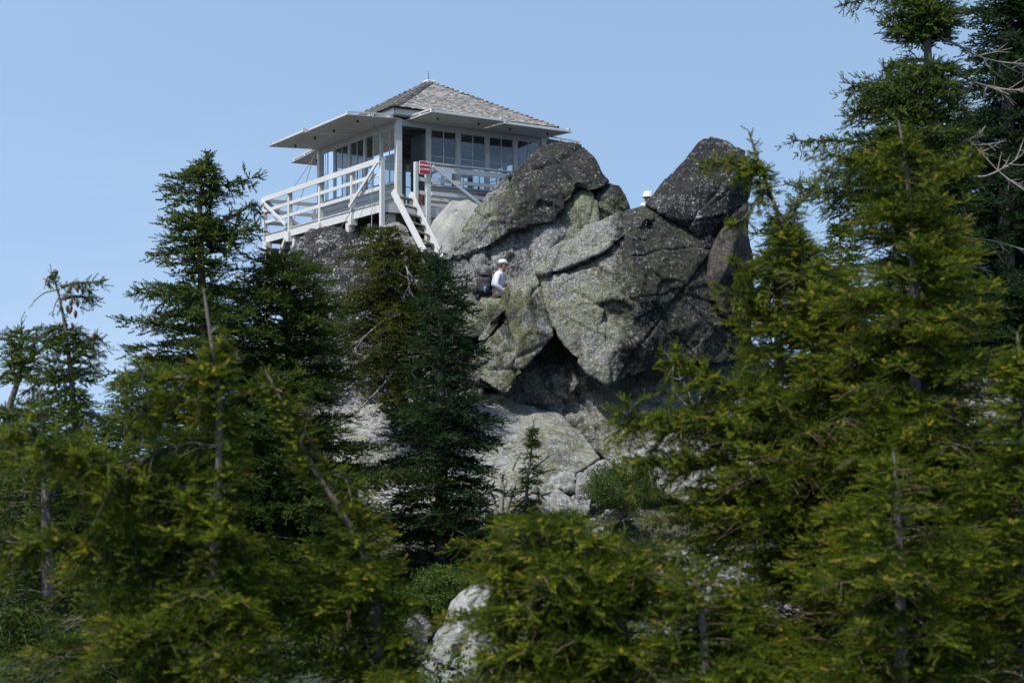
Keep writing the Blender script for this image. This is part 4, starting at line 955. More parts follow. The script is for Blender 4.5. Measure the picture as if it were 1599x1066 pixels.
# backpack beside the seated hiker
bp0 = P(757, 461, 30.55)
pk = empty('backpack', bp0, R(8)); tag(pk, 'black hiking backpack standing upright behind the seated hiker', 'backpack')
def soft(name, x0, x1, y0, y1, z0, z1, mat, parent, bev):
    mb = MB(); mb.box(x0, x1, y0, y1, z0, z1); me = bpy.data.meshes.new(name); me.from_pydata(mb.v, [], mb.f)
    bm = bmesh.new(); bm.from_mesh(me); bmesh.ops.recalc_face_normals(bm, faces=bm.faces); bmesh.ops.bevel(bm, geom=bm.edges[:], offset=bev, segments=3, affect='EDGES')
    bmesh.ops.subdivide_edges(bm, edges=[e for e in bm.edges if e.calc_length() > .08], cuts=3, use_grid_fill=True)
    for v in bm.verts: v.co += noise.noise_vector(v.co * 9) * .012
    bm.to_mesh(me); bm.free(); return link(name, me, mat, parent, True)
soft('pack_body', -.17, .15, -.15, .15, 0.0, .44, M['pack'], pk, .05)
soft('top_lid', -.15, .14, -.14, .14, .40, .50, M['pack'], pk, .04)
soft('side_pocket', -.27, -.15, -.13, .12, .0, .22, M['pack'], pk, .035)
soft('front_pocket', -.10, .10, -.20, -.13, .04, .26, M['pack'], pk, .03)
MB().tube([(-.02, -.215, .05), (-.02, -.215, .16), (-.02, -.215, .19)], [.03, .03, .014], 10).build('bottle', M['pack_blue'], pk, smooth=True)
MB().tube([(.12, -.08, .42), (.17, -.08, .34), (.17, -.08, .18), (.12, -.08, .06)], .014, 6).build('strap', M['pack'], pk)
MB().tube([(.12, .08, .42), (.17, .08, .34), (.17, .08, .18), (.12, .08, .06)], .014, 6).build('strap', M['pack'], pk)
print('people', round(time.time() - T0, 1))

# ------------------------------------------------------------------ conifers
def needle_template(K, ln, wd, axis_len, seed, spread=60, stem=True):
    """bottle-brush shoot along +x: K triangular needles round the axis"""
    rg = np.random.default_rng(seed)
    t = (np.arange(K) + rg.uniform(0, 1, K)) / K
    ph = rg.uniform(0, 2 * np.pi, K); el = np.radians(rg.uniform(spread * .6, spread * 1.2, K))
    L = ln * rg.uniform(.7, 1.15, K) * (1 - .35 * t)
    base = np.stack([t * axis_len, 0 * t, 0 * t], 1)
    rad = np.stack([0 * t, np.cos(ph), np.sin(ph)], 1)
    tan = np.stack([0 * t, -np.sin(ph), np.cos(ph)], 1)
    dirv = np.cos(el)[:, None] * np.array([1, 0, 0]) + np.sin(el)[:, None] * rad
    tip = base + dirv * L[:, None]
    w2 = wd * .5
    A = base + tan * w2; B = base - tan * w2
    V = np.stack([A, B, tip], 1).reshape(-1, 3)
    return V.astype(np.float32)

class Tree:
    def __init__(s, seed): s.rg = np.random.default_rng(seed); s.p, s.d, s.u, s.sc, s.t = [], [], [], [], []; s.wood = []; s.dead = []
    def sprig(s, P_, D, U, S_, T_):
        s.p.append(P_); s.d.append(D); s.u.append(U); s.sc.append(S_); s.t.append(T_)

def tubes_np(polys, sides=4):
    V, Fc = [], []; n0 = 0
    for pts, rad in polys:
        pts = np.asarray(pts, float); m = len(pts)
        tg = np.gradient(pts, axis=0); tg /= (np.linalg.norm(tg, axis=1)[:, None] + 1e-9)
        ref = np.array([0, 0, 1.0]) if abs(tg[0, 2]) < .8 else np.array([1.0, 0, 0])
        a = np.cross(tg, ref); a /= (np.linalg.norm(a, axis=1)[:, None] + 1e-9); b = np.cross(tg, a)
        k = np.arange(sides) * 2 * np.pi / sides
        ring = pts[:, None, :] + (a[:, None, :] * np.cos(k)[None, :, None] + b[:, None, :] * np.sin(k)[None, :, None]) * np.asarray(rad)[:, None, None]
        V.append(ring.reshape(-1, 3))
        i = np.arange(m - 1)[:, None] * sides; j = np.arange(sides)[None, :]; j2 = (j + 1) % sides
        Fc.append((np.stack([i + j, i + j2, i + sides + j2, i + sides + j], -1) + n0).reshape(-1, 4)); n0 += m * sides
    return np.concatenate(V), np.concatenate(Fc)

def unit(v): return v / (np.linalg.norm(v, axis=-1, keepdims=True) + 1e-9)
NT = [0, 0]

def conifer(label, trunk, rows, Y, seed, r0=.09, leaf='leaf_mid', bark='bark', br_sp=.16, tw_sp=.10, sp_sp=.07, axis=.10, ndl=(26, .020, .0035), droop=.35, rise=.25,
            depth_w=1.0, yoff=0.0, sparse=0.0, dead_twigs=0, cones=0, name='conifer', group=None, tipc=.15, thick=1.0, twl=.42, upc=.2, bot=1.0, jit=.30, cat='tree', bare=(), whorl=2.4, gap=.26, kb=0.0):
    """rows: (py, left px, right px) silhouette half-widths by height; trunk: (px, py[, dY]) from tip to base"""
    T = Tree(seed); rg = T.rg; s = Y / F
    tp = np.array([P(p[0], p[1], Y + (p[2] if len(p) > 2 else 0)) for p in trunk])
    seg = np.linalg.norm(np.diff(tp, axis=0), axis=1); cum = np.concatenate([[0], np.cumsum(seg)]); H = cum[-1]
    # smooth resampled trunk
    m = max(12, int(H / .12)); tt = np.linspace(0, H, m)
    tr = np.stack([np.interp(tt, cum, tp[:, k]) for k in range(3)], 1)
    for _ in range(3): tr[1:-1] = (tr[:-2] + 2 * tr[1:-1] + tr[2:]) / 4
    tr[1:-1] += rg.normal(0, .008, (m - 2, 3)) * s * 60 / .5 * .2
    rows = np.array(rows, float); rz = (HY - rows[:, 0]) * s
    order = np.argsort(rz)
    tx = lambda z: np.interp(z, tr[::-1, 2], tr[::-1, 0])
    rad_tr = r0 * (tt / H) ** .85 + .006 * thick
    polys_trunk = [(tr, rad_tr)]
    limbs = []
    zt, zb = max(rz), min(rz)
    # branch stations
    st = min(.04 * H, .12); nb = 0; az = rg.uniform(0, 6.28)
    spr_p, spr_d, spr_s, spr_t = [], [], [], []
    while st < H * bot:
        frac = st / H
        c = np.array([np.interp(st, tt, tr[:, k]) for k in range(3)])
        step = br_sp * whorl * (0.45 + .75 * min(1, frac * 3)) * rg.uniform(.6, 1.4)
        st += step / 1.0
        z = c[2]
        if z > zt + .02: continue
        if any(a <= HY - z / s <= b for a, b in bare): continue
        zz = z
        if HY - z / s > 1130 and rg.uniform() < .7: continue
        c0_ = c
        for rep in range(int(3 * whorl) if frac > .12 else int(2.4 * whorl)):
            ds_ = st + rg.normal(0, .22) * step; c = np.array([np.interp(ds_, tt, tr[:, k]) for k in range(3)])
            az += 2.39996 + rg.uniform(-.5, .5)
            if rg.uniform() < sparse: continue
            ca, sa = math.cos(az), math.sin(az)
            lpx = np.interp(zz, rz[order], rows[order, 1]); rpx = np.interp(zz, rz[order], rows[order, 2])
            wl = max(.02, c[0] - (lpx - CX) * s); wr = max(.02, (rpx - CX) * s - c[0])
            lat = wr if ca > 0 else wl; dep = (wl + wr) / 2 * depth_w
            L = math.hypot(lat * ca, dep * sa) * rg.uniform(1 - jit * 1.4, 1 + jit * .5)
            if rep % 4 == 3: L *= rg.uniform(.25, .55)
            if L < .03: continue
            e0 = rise * (1.3 - frac) + rg.uniform(-.15, .15)
            n = max(4, min(12, int(L / .10))); q = np.linspace(0, 1, n)
            wob = rg.normal(0, .05, 2)
            hd = np.array([ca, sa, 0]); sd = np.array([-sa, ca, 0])
            pts = c + (hd * (q * L)[:, None]) + sd * ((wob[0] * np.sin(q * 3) * L)[:, None]) + np.array([0, 0, 1.0]) * ((e0 * q - (droop + wob[1]) * q ** 2 + upc * .5 * q ** 4) * L)[:, None]
            rb = max(.004, .014 * thick * L ** .8); limbs.append((pts, rb * (1 - .82 * q)))
            # twigs both sides
            nt_ = max(2, int(L / tw_sp)); qs = (np.arange(nt_) + rg.uniform(0, 1, nt_)) / nt_; qs = .10 + .90 * qs
            for qi in qs:
                b = np.array([np.interp(qi, q, pts[:, k]) for k in range(3)]); tg = np.array([np.interp(min(1, qi + .05), q, pts[:, k]) - np.interp(qi - .05, q, pts[:, k]) for k in range(3)]); tg /= np.linalg.norm(tg) + 1e-9
                for sg in (-1, 1):
                    l2 = L * twl * (1.08 - qi) ** .5 * (min(1, qi * 3.2) ** .6) * rg.uniform(.55, 1.15) + axis * .35
                    l2 = min(l2, .75)
                    an = rg.uniform(.6, 1.05)
                    d = tg * math.cos(an) + sd * sg * math.sin(an) + np.array([0, 0, rg.uniform(-.42, .28)]); d /= np.linalg.norm(d)
                    m2 = max(1, int(l2 / sp_sp)); f = (np.arange(m2) + .3) / m2
                    curve = b + d * (f * l2)[:, None] + np.array([0, 0, -.16]) * ((f ** 2) * l2)[:, None]
                    if l2 > .12 and rg.uniform() < .4: limbs.append((np.array([b, b + d * l2 * .5 + np.array([0, 0, -.075]) * l2, b + d * l2 * .95 + np.array([0, 0, -.28]) * l2]), np.array([.0045, .0035, .002]) * thick))
                    # side shoots + tip
                    lat2 = np.cross(d, [0, 0, 1.0]); lat2 /= np.linalg.norm(lat2) + 1e-9
                    for s2 in (-1, 1):
                        dd = d * .8 + lat2 * s2 * rg.uniform(.35, .8, m2)[:, None] + np.array([0, 0, 1.0]) * rg.uniform(-.45, .75, m2)[:, None]
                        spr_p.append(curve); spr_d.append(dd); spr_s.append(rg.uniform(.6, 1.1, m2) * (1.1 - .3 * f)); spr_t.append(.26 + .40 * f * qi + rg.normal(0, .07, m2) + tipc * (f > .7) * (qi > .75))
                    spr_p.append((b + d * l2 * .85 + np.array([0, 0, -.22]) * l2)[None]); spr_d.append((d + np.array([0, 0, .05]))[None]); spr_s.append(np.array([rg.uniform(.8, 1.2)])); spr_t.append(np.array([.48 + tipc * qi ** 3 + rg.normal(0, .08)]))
            # shoots on the branch itself and the tip
            m3 = max(2, int(L / (sp_sp * .8))); f = np.linspace(.12, 1, m3)
            pb = np.stack([np.interp(f, q, pts[:, k]) for k in range(3)], 1)
            dd = hd + sd * rg.normal(0, .45, m3)[:, None] + np.array([0, 0, 1.0]) * rg.uniform(-.1, .6, m3)[:, None]
            spr_p.append(pb); spr_d.append(dd); spr_s.append(rg.uniform(.7, 1.1, m3)); spr_t.append(.35 + .25 * f + rg.normal(0, .1, m3) + tipc * (f > .9))
            nb += 1
    # leader shoots
    led = min(.7, .3 * H); m4 = int(led / (axis * .22)) + 3; f = np.linspace(0, led / H, m4)
    c = np.stack([np.interp(f * H, tt, tr[:, k]) for k in range(3)], 1)
    if not any(a <= trunk[0][1] + 5 <= b for a, b in bare):
        spr_p.append(c); spr_d.append(np.array([0, 0, .7]) + rg.normal(0, .7, (m4, 3))); spr_s.append(rg.uniform(.7, 1, m4)); spr_t.append(.55 + rg.normal(0, .1, m4))
    Pn = np.concatenate(spr_p); D = unit(np.concatenate(spr_d)); S_ = np.concatenate(spr_s); Tn = np.concatenate(spr_t)
    kq = np.array([noise.noise(Vector(v)) for v in (Pn - tr[0]) * (1.0 / gap) + seed * 3.7])
    keep = kq > rg.uniform(-.55 - kb, -.02 - kb, len(Pn)); Pn, D, S_, Tn, kq = Pn[keep], D[keep], S_[keep], Tn[keep], kq[keep]
    Tn = Tn + kq * .18
    U = rg.normal(0, 1, D.shape); B = unit(np.cross(D, U)); C = np.cross(D, B)
    K, nl, nw = ndl
    tm = [needle_template(K, nl, nw, axis, seed * 10 + k) for k in range(4)]
    which = rg.integers(0, 4, len(Pn)); Vall = np.empty((len(Pn), K * 3, 3), np.float32)
    for k in range(4):
        ix = np.where(which == k)[0]
        if not len(ix): continue
        Rm = np.stack([D[ix], B[ix], C[ix]], -1) * S_[ix][:, None, None]
        Vall[ix] = np.einsum('nij,kj->nki', Rm, tm[k]) + Pn[ix][:, None, :]
    V = Vall.reshape(-1, 3); nf = len(V) // 3
    tint = np.repeat(np.clip(Tn, 0, 1), K) + rg.normal(0, .05, nf)
    base = tr[-1].copy()
    root = empty(name, base); tag(root, label, cat, group)
    me = mesh_np('crown', V - base, np.arange(nf * 3).reshape(-1, 3), 3); face_attr(me, 'tint', np.clip(tint, 0, 1))
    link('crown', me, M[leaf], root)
    TV, TF = tubes_np(polys_trunk, 9); wob_ = rg.normal(0, .06, len(TV))[:, None] * 0
    me = mesh_np('trunk', TV - base, TF, 4); link('trunk', me, M[bark], root, True)
    LV, LF = tubes_np(limbs, 3) if limbs else (None, None)
    if limbs:
        # same-size polylines of differing length are fine: concatenated quads
        me = mesh_np('branches', LV - base, LF, 4); link('branches', me, M['bark_brown' if leaf == 'leaf_near' else bark], root, True)
    NT[0] += nf; NT[1] += len(Pn)
    print('tree', label[:40], nb, len(Pn), nf)
    return root, tr, s, rg, base

def add_dead(root, base, polys, Y, rg, forks=3, rad=.012, name='dead_branch', mat='deadwood', twig=.35):
    """bare limbs; polys given as picture lines at distance Y (+dY)"""
    for pl in polys:
        pts = np.array([P(p[0], p[1], Y + (p[2] if len(p) > 2 else 0)) for p in pl])
        n = len(pts) * 3; t = np.linspace(0, len(pts) - 1, n); c = np.stack([np.interp(t, range(len(pts)), pts[:, k]) for k in range(3)], 1)
        c[1:-1] = (c[:-2] + 2 * c[1:-1] + c[2:]) / 4
        L = np.linalg.norm(np.diff(c, axis=0), axis=1).sum()
        out = [(c, rad * (1 - .8 * np.linspace(0, 1, n)) + .002)]
        for k in range(forks):
            i = rg.integers(n // 3, n - 1); tg = unit(c[i] - c[i - 1]); d = unit(tg + rg.normal(0, .55, 3)); l = L * twig * rg.uniform(.3, 1)
            q = np.array([c[i], c[i] + d * l * .5 + rg.normal(0, .02, 3) * l, c[i] + d * l + np.array([0, 0, .1 * l])])
            out.append((q, np.array([.45, .3, .1]) * rad + .001))
            for _ in range(2):
                d2 = unit(d + rg.normal(0, .6, 3)); out.append((np.array([q[1], q[1] + d2 * l * .25, q[1] + d2 * l * .4]), np.array([.25, .18, .08]) * rad + .0008))
        V, Fc = tubes_np(out, 5); me = mesh_np(name, V - base, Fc, 4); link(name, me, M[mat], root, True)

def add_cones(root, base, spots, Y, sz=.05):
    for (px, py) in spots:
        c = P(px, py, Y - .05); v, f = [], []
        prof = [(0, .25), (.12, .7), (.35, 1), (.6, .9), (.85, .55), (1, .12)]
        rings = []
        for j in range(11):
            t = j / 10; r_ = np.interp(t, [p[0] for p in prof], [p[1] for p in prof]) * sz * .36 * (1.12 if j % 2 else .9)
            rings.append(((0, 0, -t * sz * 1.6), r_, r_))
        o = blob('cone', rings, M['cone'], root, 8); o.location = c - Vector(base); o.rotation_euler = (random.Random(px).uniform(-.3, .3), random.Random(py).uniform(-.3, .3), 0)

near = dict(leaf='leaf_near', kb=-.04, gap=.34, axis=.080, ndl=(36, .024, .0050), br_sp=.029, whorl=1.8, tw_sp=.060, sp_sp=.045, twl=.42, thick=1.0, droop=.22, rise=.16, tipc=.22)
mid = dict(leaf='leaf_mid', axis=.10, ndl=(26, .027, .0085), br_sp=.075, tw_sp=.09, sp_sp=.07)
far = dict(leaf='leaf_far', axis=.14, ndl=(30, .036, .0150), br_sp=.052, tw_sp=.115, sp_sp=.085, droop=.30, twl=.46, kb=.08)

# --- left group
r = conifer('tall dark conifer left of the cabin, its two upper boughs reaching right against the sky', [(324, 238), (316, 262), (312, 300), (312, 380), (315, 430), (320, 560), (325, 700), (330, 1010)],
        [(238, 322, 327), (255, 306, 332), (268, 270, 335), (290, 262, 338), (325, 262, 345), (360, 248, 360), (385, 240, 372), (412, 245, 352), (428, 270, 345), (455, 214, 385), (500, 205, 430), (560, 196, 470), (600, 180, 500), (700, 165, 520), (800, 150, 540), (1000, 130, 560)],
        20.0, 1, r0=.17, **far)
root, tr, s, rg, base = r
# the two reaching boughs
def bough(root, base, pts, Y, seed, prm, width=.28, name='bough'):
    rg = np.random.default_rng(seed)
    c = np.array([P(p[0], p[1], Y + (p[2] if len(p) > 2 else 0)) for p in pts]); n = 14; t = np.linspace(0, len(c) - 1, n); c = np.stack([np.interp(t, range(len(c)), c[:, k]) for k in range(3)], 1)
    c[1:-1] = (c[:-2] + 2 * c[1:-1] + c[2:]) / 4
    K, nl, nw = prm['ndl']; ax = prm['axis']; limbs = [(c, (.010 if prm['axis'] < .1 else .02) * (1 - .85 * np.linspace(0, 1, n)) + .002)]
    L = np.linalg.norm(np.diff(c, axis=0), axis=1).sum(); m = int(L / (prm['tw_sp'] * .3)); Ps, Ds, Ts = [], [], []
    for q in np.linspace(.05, 1, m):
        b = np.array([np.interp(q * (n - 1), range(n), c[:, k]) for k in range(3)]); i = min(n - 2, int(q * (n - 1))); tg = unit(c[i + 1] - c[i])
        d = unit(tg * .6 + rg.normal(0, .55, 3) + np.array([0, 0, -.25])); l = width * (1.12 - q) ** .45 * 1.25 * rg.uniform(.4, 1.1)
        k = max(2, int(l / (prm['sp_sp'] * .7))); f = np.linspace(0, 1, k)[:, None]
        pp = b + d * f * l + np.array([0, 0, -.25]) * f ** 2 * l
        for _ in range(3): Ps.append(pp); Ds.append(d + rg.normal(0, .5, (k, 3))); Ts.append(.35 + .3 * f[:, 0] + rg.normal(0, .12, k))
        limbs.append((np.array([b, b + d * l * .5, b + d * l * .9 + np.array([0, 0, -.2]) * l]), np.array([.004, .003, .002])))
    Pn = np.concatenate(Ps); D = unit(np.concatenate(Ds)); Tn = np.concatenate(Ts); B = unit(np.cross(D, rg.normal(0, 1, D.shape))); C = np.cross(D, B)
    tm = needle_template(K, nl, nw, ax, seed + 5); Rm = np.stack([D, B, C], -1) * rg.uniform(.7, 1.1, len(D))[:, None, None]
    V = (np.einsum('nij,kj->nki', Rm, tm) + Pn[:, None, :]).reshape(-1, 3); nf = len(V) // 3
    me = mesh_np(name, V - base, np.arange(nf * 3).reshape(-1, 3), 3); face_attr(me, 'tint', np.clip(np.repeat(Tn, K), 0, 1)); o = link(name, me, M[prm['leaf']], root)
    LV, LF = tubes_np(limbs, 4); me = mesh_np('branch', LV - base, LF, 4); link('branch', me, M['bark'], o, True)
bough(root, base, [(312, 310), (335, 292), (360, 286), (396, 278, -.2)], 20.0, 3, far, .26)
bough(root, base, [(312, 352), (345, 345), (375, 330), (398, 318, .1)], 20.0, 4, far, .36)
bough(root, base, [(312, 365), (350, 368), (375, 360), (394, 355, -.3)], 20.0, 5, far, .34)
bough(root, base, [(316, 458), (285, 462), (250, 460), (216, 456)], 20.0, 6, far, .30)
bough(root, base, [(320, 262), (322, 250), (326, 238)], 20.0, 7, far, .08)
conifer('broad dark conifer under the left end of the cabin deck', [(438, 386), (440, 420), (446, 500), (455, 600), (460, 760), (465, 1010)],
        [(386, 434, 442), (402, 372, 470), (425, 350, 520), (450, 345, 540), (500, 350, 545), (540, 345, 550), (600, 340, 565), (650, 335, 545), (675, 332, 580), (700, 330, 660), (735, 330, 690), (760, 330, 600), (830, 330, 580), (1000, 340, 600)],
        21.0, 12, r0=.17, **far)
conifer('dark pointed conifer in front of the pale slab, middle of the photo', [(686, 390), (687, 440), (688, 560), (690, 700), (690, 960)],
        [(390, 683, 690), (412, 668, 706), (440, 655, 728), (475, 648, 740), (500, 648, 738), (530, 640, 752), (545, 640, 765), (570, 636, 748), (610, 622, 768), (640, 598, 790), (665, 590, 775), (700, 590, 776), (735, 610, 788), (770, 590, 780), (850, 575, 810), (925, 570, 810), (960, 580, 800)],
        22.0, 13, r0=.14, bot=.97, jit=.28, **dict(far, leaf='leaf_deep', br_sp=.05))
r = conifer('bronze green twisted conifer below the cabin stair', [(603, 345), (606, 375), (616, 420), (624, 500), (632, 560), (628, 650)],
        [(345, 597, 612), (358, 560, 632), (385, 545, 645), (400, 540, 680), (430, 535, 715), (470, 520, 725), (520, 516, 715), (560, 525, 712), (590, 545, 690), (615, 580, 670), (640, 610, 650)],
        28.0, 14, r0=.12, leaf='leaf_warm', axis=.15, ndl=(30, .040, .0165), twl=.5, kb=.25, br_sp=.055, tw_sp=.13, sp_sp=.10, droop=.45, sparse=.05)
add_dead(r[0], r[4], [[(620, 480), (600, 500, -.6), (575, 520, -.8), (560, 535, -.8)], [(622, 490), (650, 470, -.6), (668, 500, -.8), (690, 560, -.8)], [(625, 520), (590, 545, -.7), (565, 560, -.9)], [(618, 440), (635, 410, -.6), (640, 460, -.8)], [(628, 560), (600, 600, -.8), (560, 640, -.9), (545, 650, -.9)], [(628, 560), (655, 600, -.8), (672, 640, -.9)]], 28.0, r[3], 6, .03)
far2 = dict(far); 
r = conifer('thin sparse conifer with hanging cones at far left, leaning at the tip', [(80, 424), (92, 450), (98, 490), (106, 540), (113, 600), (116, 660), (124, 720), (136, 780), (150, 830), (160, 1000)],
        [(424, 72, 92), (445, 78, 112), (470, 84, 122), (492, 80, 120), (505, 72, 128), (530, 66, 150), (550, 70, 160), (575, 62, 145), (600, 30, 140), (640, 60, 160), (680, 70, 190), (720, 60, 215), (800, 40, 240), (1000, 0, 260)],
        14.0, 15, r0=.06, leaf='leaf_mid', axis=.10, ndl=(26, .027, .0085), br_sp=.042, kb=.25, tw_sp=.08, sp_sp=.055, sparse=.0, droop=.5, bare=((430, 505),))
root, tr, s, rg, base = r
pm = dict(mid)
bough(root, base, [(95, 448), (115, 442), (135, 441), (158, 440)], 14.0, 21, pm, .10)
bough(root, base, [(98, 466), (115, 462), (132, 464), (148, 465)], 14.0, 22, pm, .09)
bough(root, base, [(90, 424), (82, 426), (76, 440)], 14.0, 23, pm, .08)
bough(root, base, [(106, 520), (125, 520), (143, 528), (158, 531)], 14.0, 24, pm, .16)
bough(root, base, [(104, 505), (80, 515), (62, 530), (50, 538)], 14.0, 25, pm, .14)
bough(root, base, [(112, 590), (80, 592), (55, 600), (38, 612)], 14.0, 26, pm, .2)
bough(root, base, [(112, 560), (130, 552), (146, 560)], 14.0, 27, pm, .16)
add_dead(root, base, [[(92, 452), (70, 456), (55, 468), (46, 480)], [(80, 428), (72, 436), (69, 452)], [(93, 462), (86, 475), (81, 495)], [(115, 700), (95, 640), (85, 600)]], 14.0, rg, 4, .008)
add_cones(root, base, [(109, 444), (120, 444), (128, 447), (100, 458), (113, 466), (120, 467), (105, 476), (112, 478), (118, 484), (147, 519)], 14.0, .055)
add_cones(root, base, [(112, 503), (86, 560), (60, 612), (42, 622)], 14.0, .045)
r = conifer('gnarled dark tree with a crooked trunk at the left edge', [(33, 500), (36, 530), (30, 560), (33, 590), (22, 612), (8, 650), (10, 720), (12, 900)],
        [(500, 22, 44), (515, 10, 56), (535, 0, 66), (560, 2, 58), (585, 6, 50), (610, -10, 40), (640, -30, 60), (700, -50, 90), (780, -60, 120), (900, -60, 140)],
        17.0, 16, r0=.09, leaf='leaf_far', axis=.13, ndl=(18, .038, .013), twl=.5, br_sp=.045, kb=.25, tw_sp=.10, sp_sp=.07, droop=.4, bare=((588, 610),))
add_dead(r[0], r[4], [[(27, 545), (10, 528), (-5, 530), (-20, 520)], [(27, 585), (8, 580), (-6, 600)], [(28, 570), (45, 562), (70, 540), (85, 545)], [(14, 640), (-4, 655), (-20, 690)], [(30, 572), (50, 575), (56, 574)]], 17.0, r[3], 6, .03, mat='bark')
conifer('dense blue green conifer low at the left edge', [(62, 610), (72, 760), (78, 900), (80, 1180)], [(610, 52, 74), (650, 10, 120), (690, -30, 170), (730, -50, 200), (780, -50, 230), (830, -80, 260), (900, -90, 290), (1000, -100, 330), (1150, -100, 350)],
        13.0, 17, r0=.12, leaf='leaf_far', axis=.11, ndl=(18, .032, .0105), twl=.5, br_sp=.06, tw_sp=.09, sp_sp=.07)
conifer('small dark conifer just right of the thin cone-bearing tree', [(196, 575), (197, 600), (198, 700), (200, 1000)], [(575, 190, 202), (600, 165, 230), (630, 175, 245), (680, 150, 260), (760, 130, 280), (1000, 120, 300)],
        17.5, 18, r0=.10, leaf='leaf_far', axis=.13, ndl=(18, .038, .013), twl=.5, br_sp=.06, tw_sp=.11, sp_sp=.08)
# --- left foreground
r = conifer('yellow green foreground conifer with a bare brown leader, left of centre', [(318, 450), (323, 490), (330, 530), (338, 570), (345, 640), (343, 720), (338, 820), (332, 940), (330, 1230)],
        [(450, 317, 320), (520, 325, 345), (545, 318, 354), (565, 305, 358), (600, 300, 362), (640, 290, 366), (700, 272, 370), (750, 245, 376), (790, 205, 384), (835, 110, 400), (880, 70, 410), (930, 60, 425), (1000, 70, 430), (1220, 90, 430)],
        8.0, 31, r0=.045, bare=((440, 540),), **near)
root, tr, s, rg, base = r
nr = dict(near)
bough(root, base, [(344, 590), (290, 588), (240, 592), (186, 592, -.3)], 8.0, 41, nr, .16)
bough(root, base, [(345, 620), (290, 625), (250, 630), (205, 640, -.2)], 8.0, 42, nr, .16)
bough(root, base, [(343, 800), (240, 768), (180, 735, -.3), (110, 700, -.5), (30, 674, -.6)], 8.0, 43, nr, .34)
bough(root, base, [(343, 780), (230, 745), (150, 715, -.2), (70, 695, -.3)], 8.0, 47, nr, .3)
bough(root, base, [(340, 870), (240, 860), (120, 850, -.3), (5, 846, -.5)], 8.0, 44, nr, .30)
bough(root, base, [(345, 700), (300, 690), (250, 705), (200, 726, -.2)], 8.0, 45, nr, .2)
bough(root, base, [(330, 520), (340, 510), (350, 540)], 8.0, 46, nr, .09)
r = conifer('slanting yellow green foreground conifer with a thin curved leader, right of the bare leader tree', [(414, 576), (432, 612), (452, 650), (468, 690), (484, 725), (520, 780), (560, 835), (585, 900), (592, 980), (590, 1230)],
        [(576, 411, 419), (612, 424, 442), (640, 442, 464), (660, 450, 474), (700, 464, 494), (740, 472, 530), (765, 472, 560), (800, 485, 590), (830, 492, 618), (870, 455, 618), (920, 415, 630), (980, 410, 645), (1040, 400, 655), (1220, 400, 660)],
        8.6, 32, r0=.04, **near)
root, tr, s, rg, base = r
bough(root, base, [(440, 612), (420, 603), (400, 605)], 8.6, 51, nr, .08)
bough(root, base, [(500, 740), (530, 742), (550, 752), (565, 790)], 8.6, 52, nr, .16)
add_dead(root, base, [[(484, 725), (470, 690, -.1), (478, 672, -.1), (520, 760, .1)]], 8.6, rg, 2, .008, mat='bark_brown')
# --- right foreground
r = conifer('foreground conifer with a thin bent leader crossing the pinnacle, right of centre', [(1169, 205), (1180, 238), (1190, 268), (1205, 315), (1222, 350), (1245, 395), (1275, 440), (1300, 520), (1305, 640), (1310, 800), (1310, 1250)],
        [(205, 1165, 1173), (240, 1174, 1186), (290, 1180, 1208), (340, 1190, 1245), (370, 1205, 1275), (400, 1190, 1310), (440, 1170, 1350), (470, 1155, 1380), (520, 1150, 1400), (565, 1150, 1420), (610, 1090, 1430), (650, 1010, 1440), (700, 1000, 1460), (760, 985, 1480), (820, 985, 1490), (900, 1050, 1490), (1000, 1160, 1490), (1200, 1160, 1500)],
        10.0, 33, r0=.06, **near)
root, tr, s, rg, base = r
bough(root, base, [(1196, 268), (1170, 262), (1135, 252), (1092, 254, -.2)], 10.0, 61, nr, .13)
bough(root, base, [(1205, 300), (1185, 305), (1160, 345), (1140, 350)], 10.0, 62, nr, .12)
bough(root, base, [(1300, 640), (1200, 620), (1130, 600, -.3), (1050, 565, -.5)], 10.0, 63, nr, .34)
bough(root, base, [(1300, 720), (1200, 690), (1090, 665, -.3), (965, 645, -.5)], 10.0, 64, nr, .4)
bough(root, base, [(1305, 760), (1200, 740), (1100, 720, -.3), (990, 715, -.5)], 10.0, 65, nr, .4)
bough(root, base, [(1280, 470), (1230, 440), (1180, 420), (1145, 408, -.2)], 10.0, 66, nr, .22)
bough(root, base, [(1290, 520), (1230, 500), (1180, 480), (1135, 455, -.2)], 10.0, 67, nr, .26)
bough(root, base, [(1216, 345), (1240, 330), (1262, 300), (1280, 275)], 10.0, 68, nr, .12)
r = conifer('bushy yellow green foreground conifer in front of the tall right tree', [(1403, 188), (1408, 215), (1415, 250), (1422, 330), (1428, 450), (1430, 620), (1430, 1250)],
        [(188, 1400, 1407), (215, 1390, 1422), (240, 1370, 1445), (255, 1355, 1460), (290, 1345, 1475), (330, 1345, 1490), (380, 1335, 1515), (430, 1310, 1545), (520, 1280, 1570), (620, 1270, 1590), (720, 1250, 1600), (850, 1240, 1620), (1000, 1230, 1640), (1200, 1220, 1640)],
        9.2, 34, r0=.065, **near)
root, tr, s, rg, base = r
bough(root, base, [(1418, 262), (1370, 256), (1330, 248), (1288, 238, -.2)], 9.2, 71, nr, .14)
bough(root, base, [(1422, 270), (1460, 262), (1500, 250), (1524, 240, -.2)], 9.2, 72, nr, .12)
r = conifer('low spreading foreground conifer at bottom centre', [(838, 786), (848, 810), (880, 840), (920, 870), (955, 910), (975, 960), (985, 1250)],
        [(786, 825, 855), (805, 800, 910), (820, 775, 965), (835, 745, 1020), (865, 715, 1060), (905, 715, 1080), (950, 715, 1090), (1000, 710, 1080), (1060, 700, 1080), (1220, 690, 1080)],
        8.0, 35, r0=.045, **near)
root, tr, s, rg, base = r
bough(root, base, [(905, 862), (850, 850), (795, 855), (773, 862, -.2)], 8.0, 91, nr, .22)
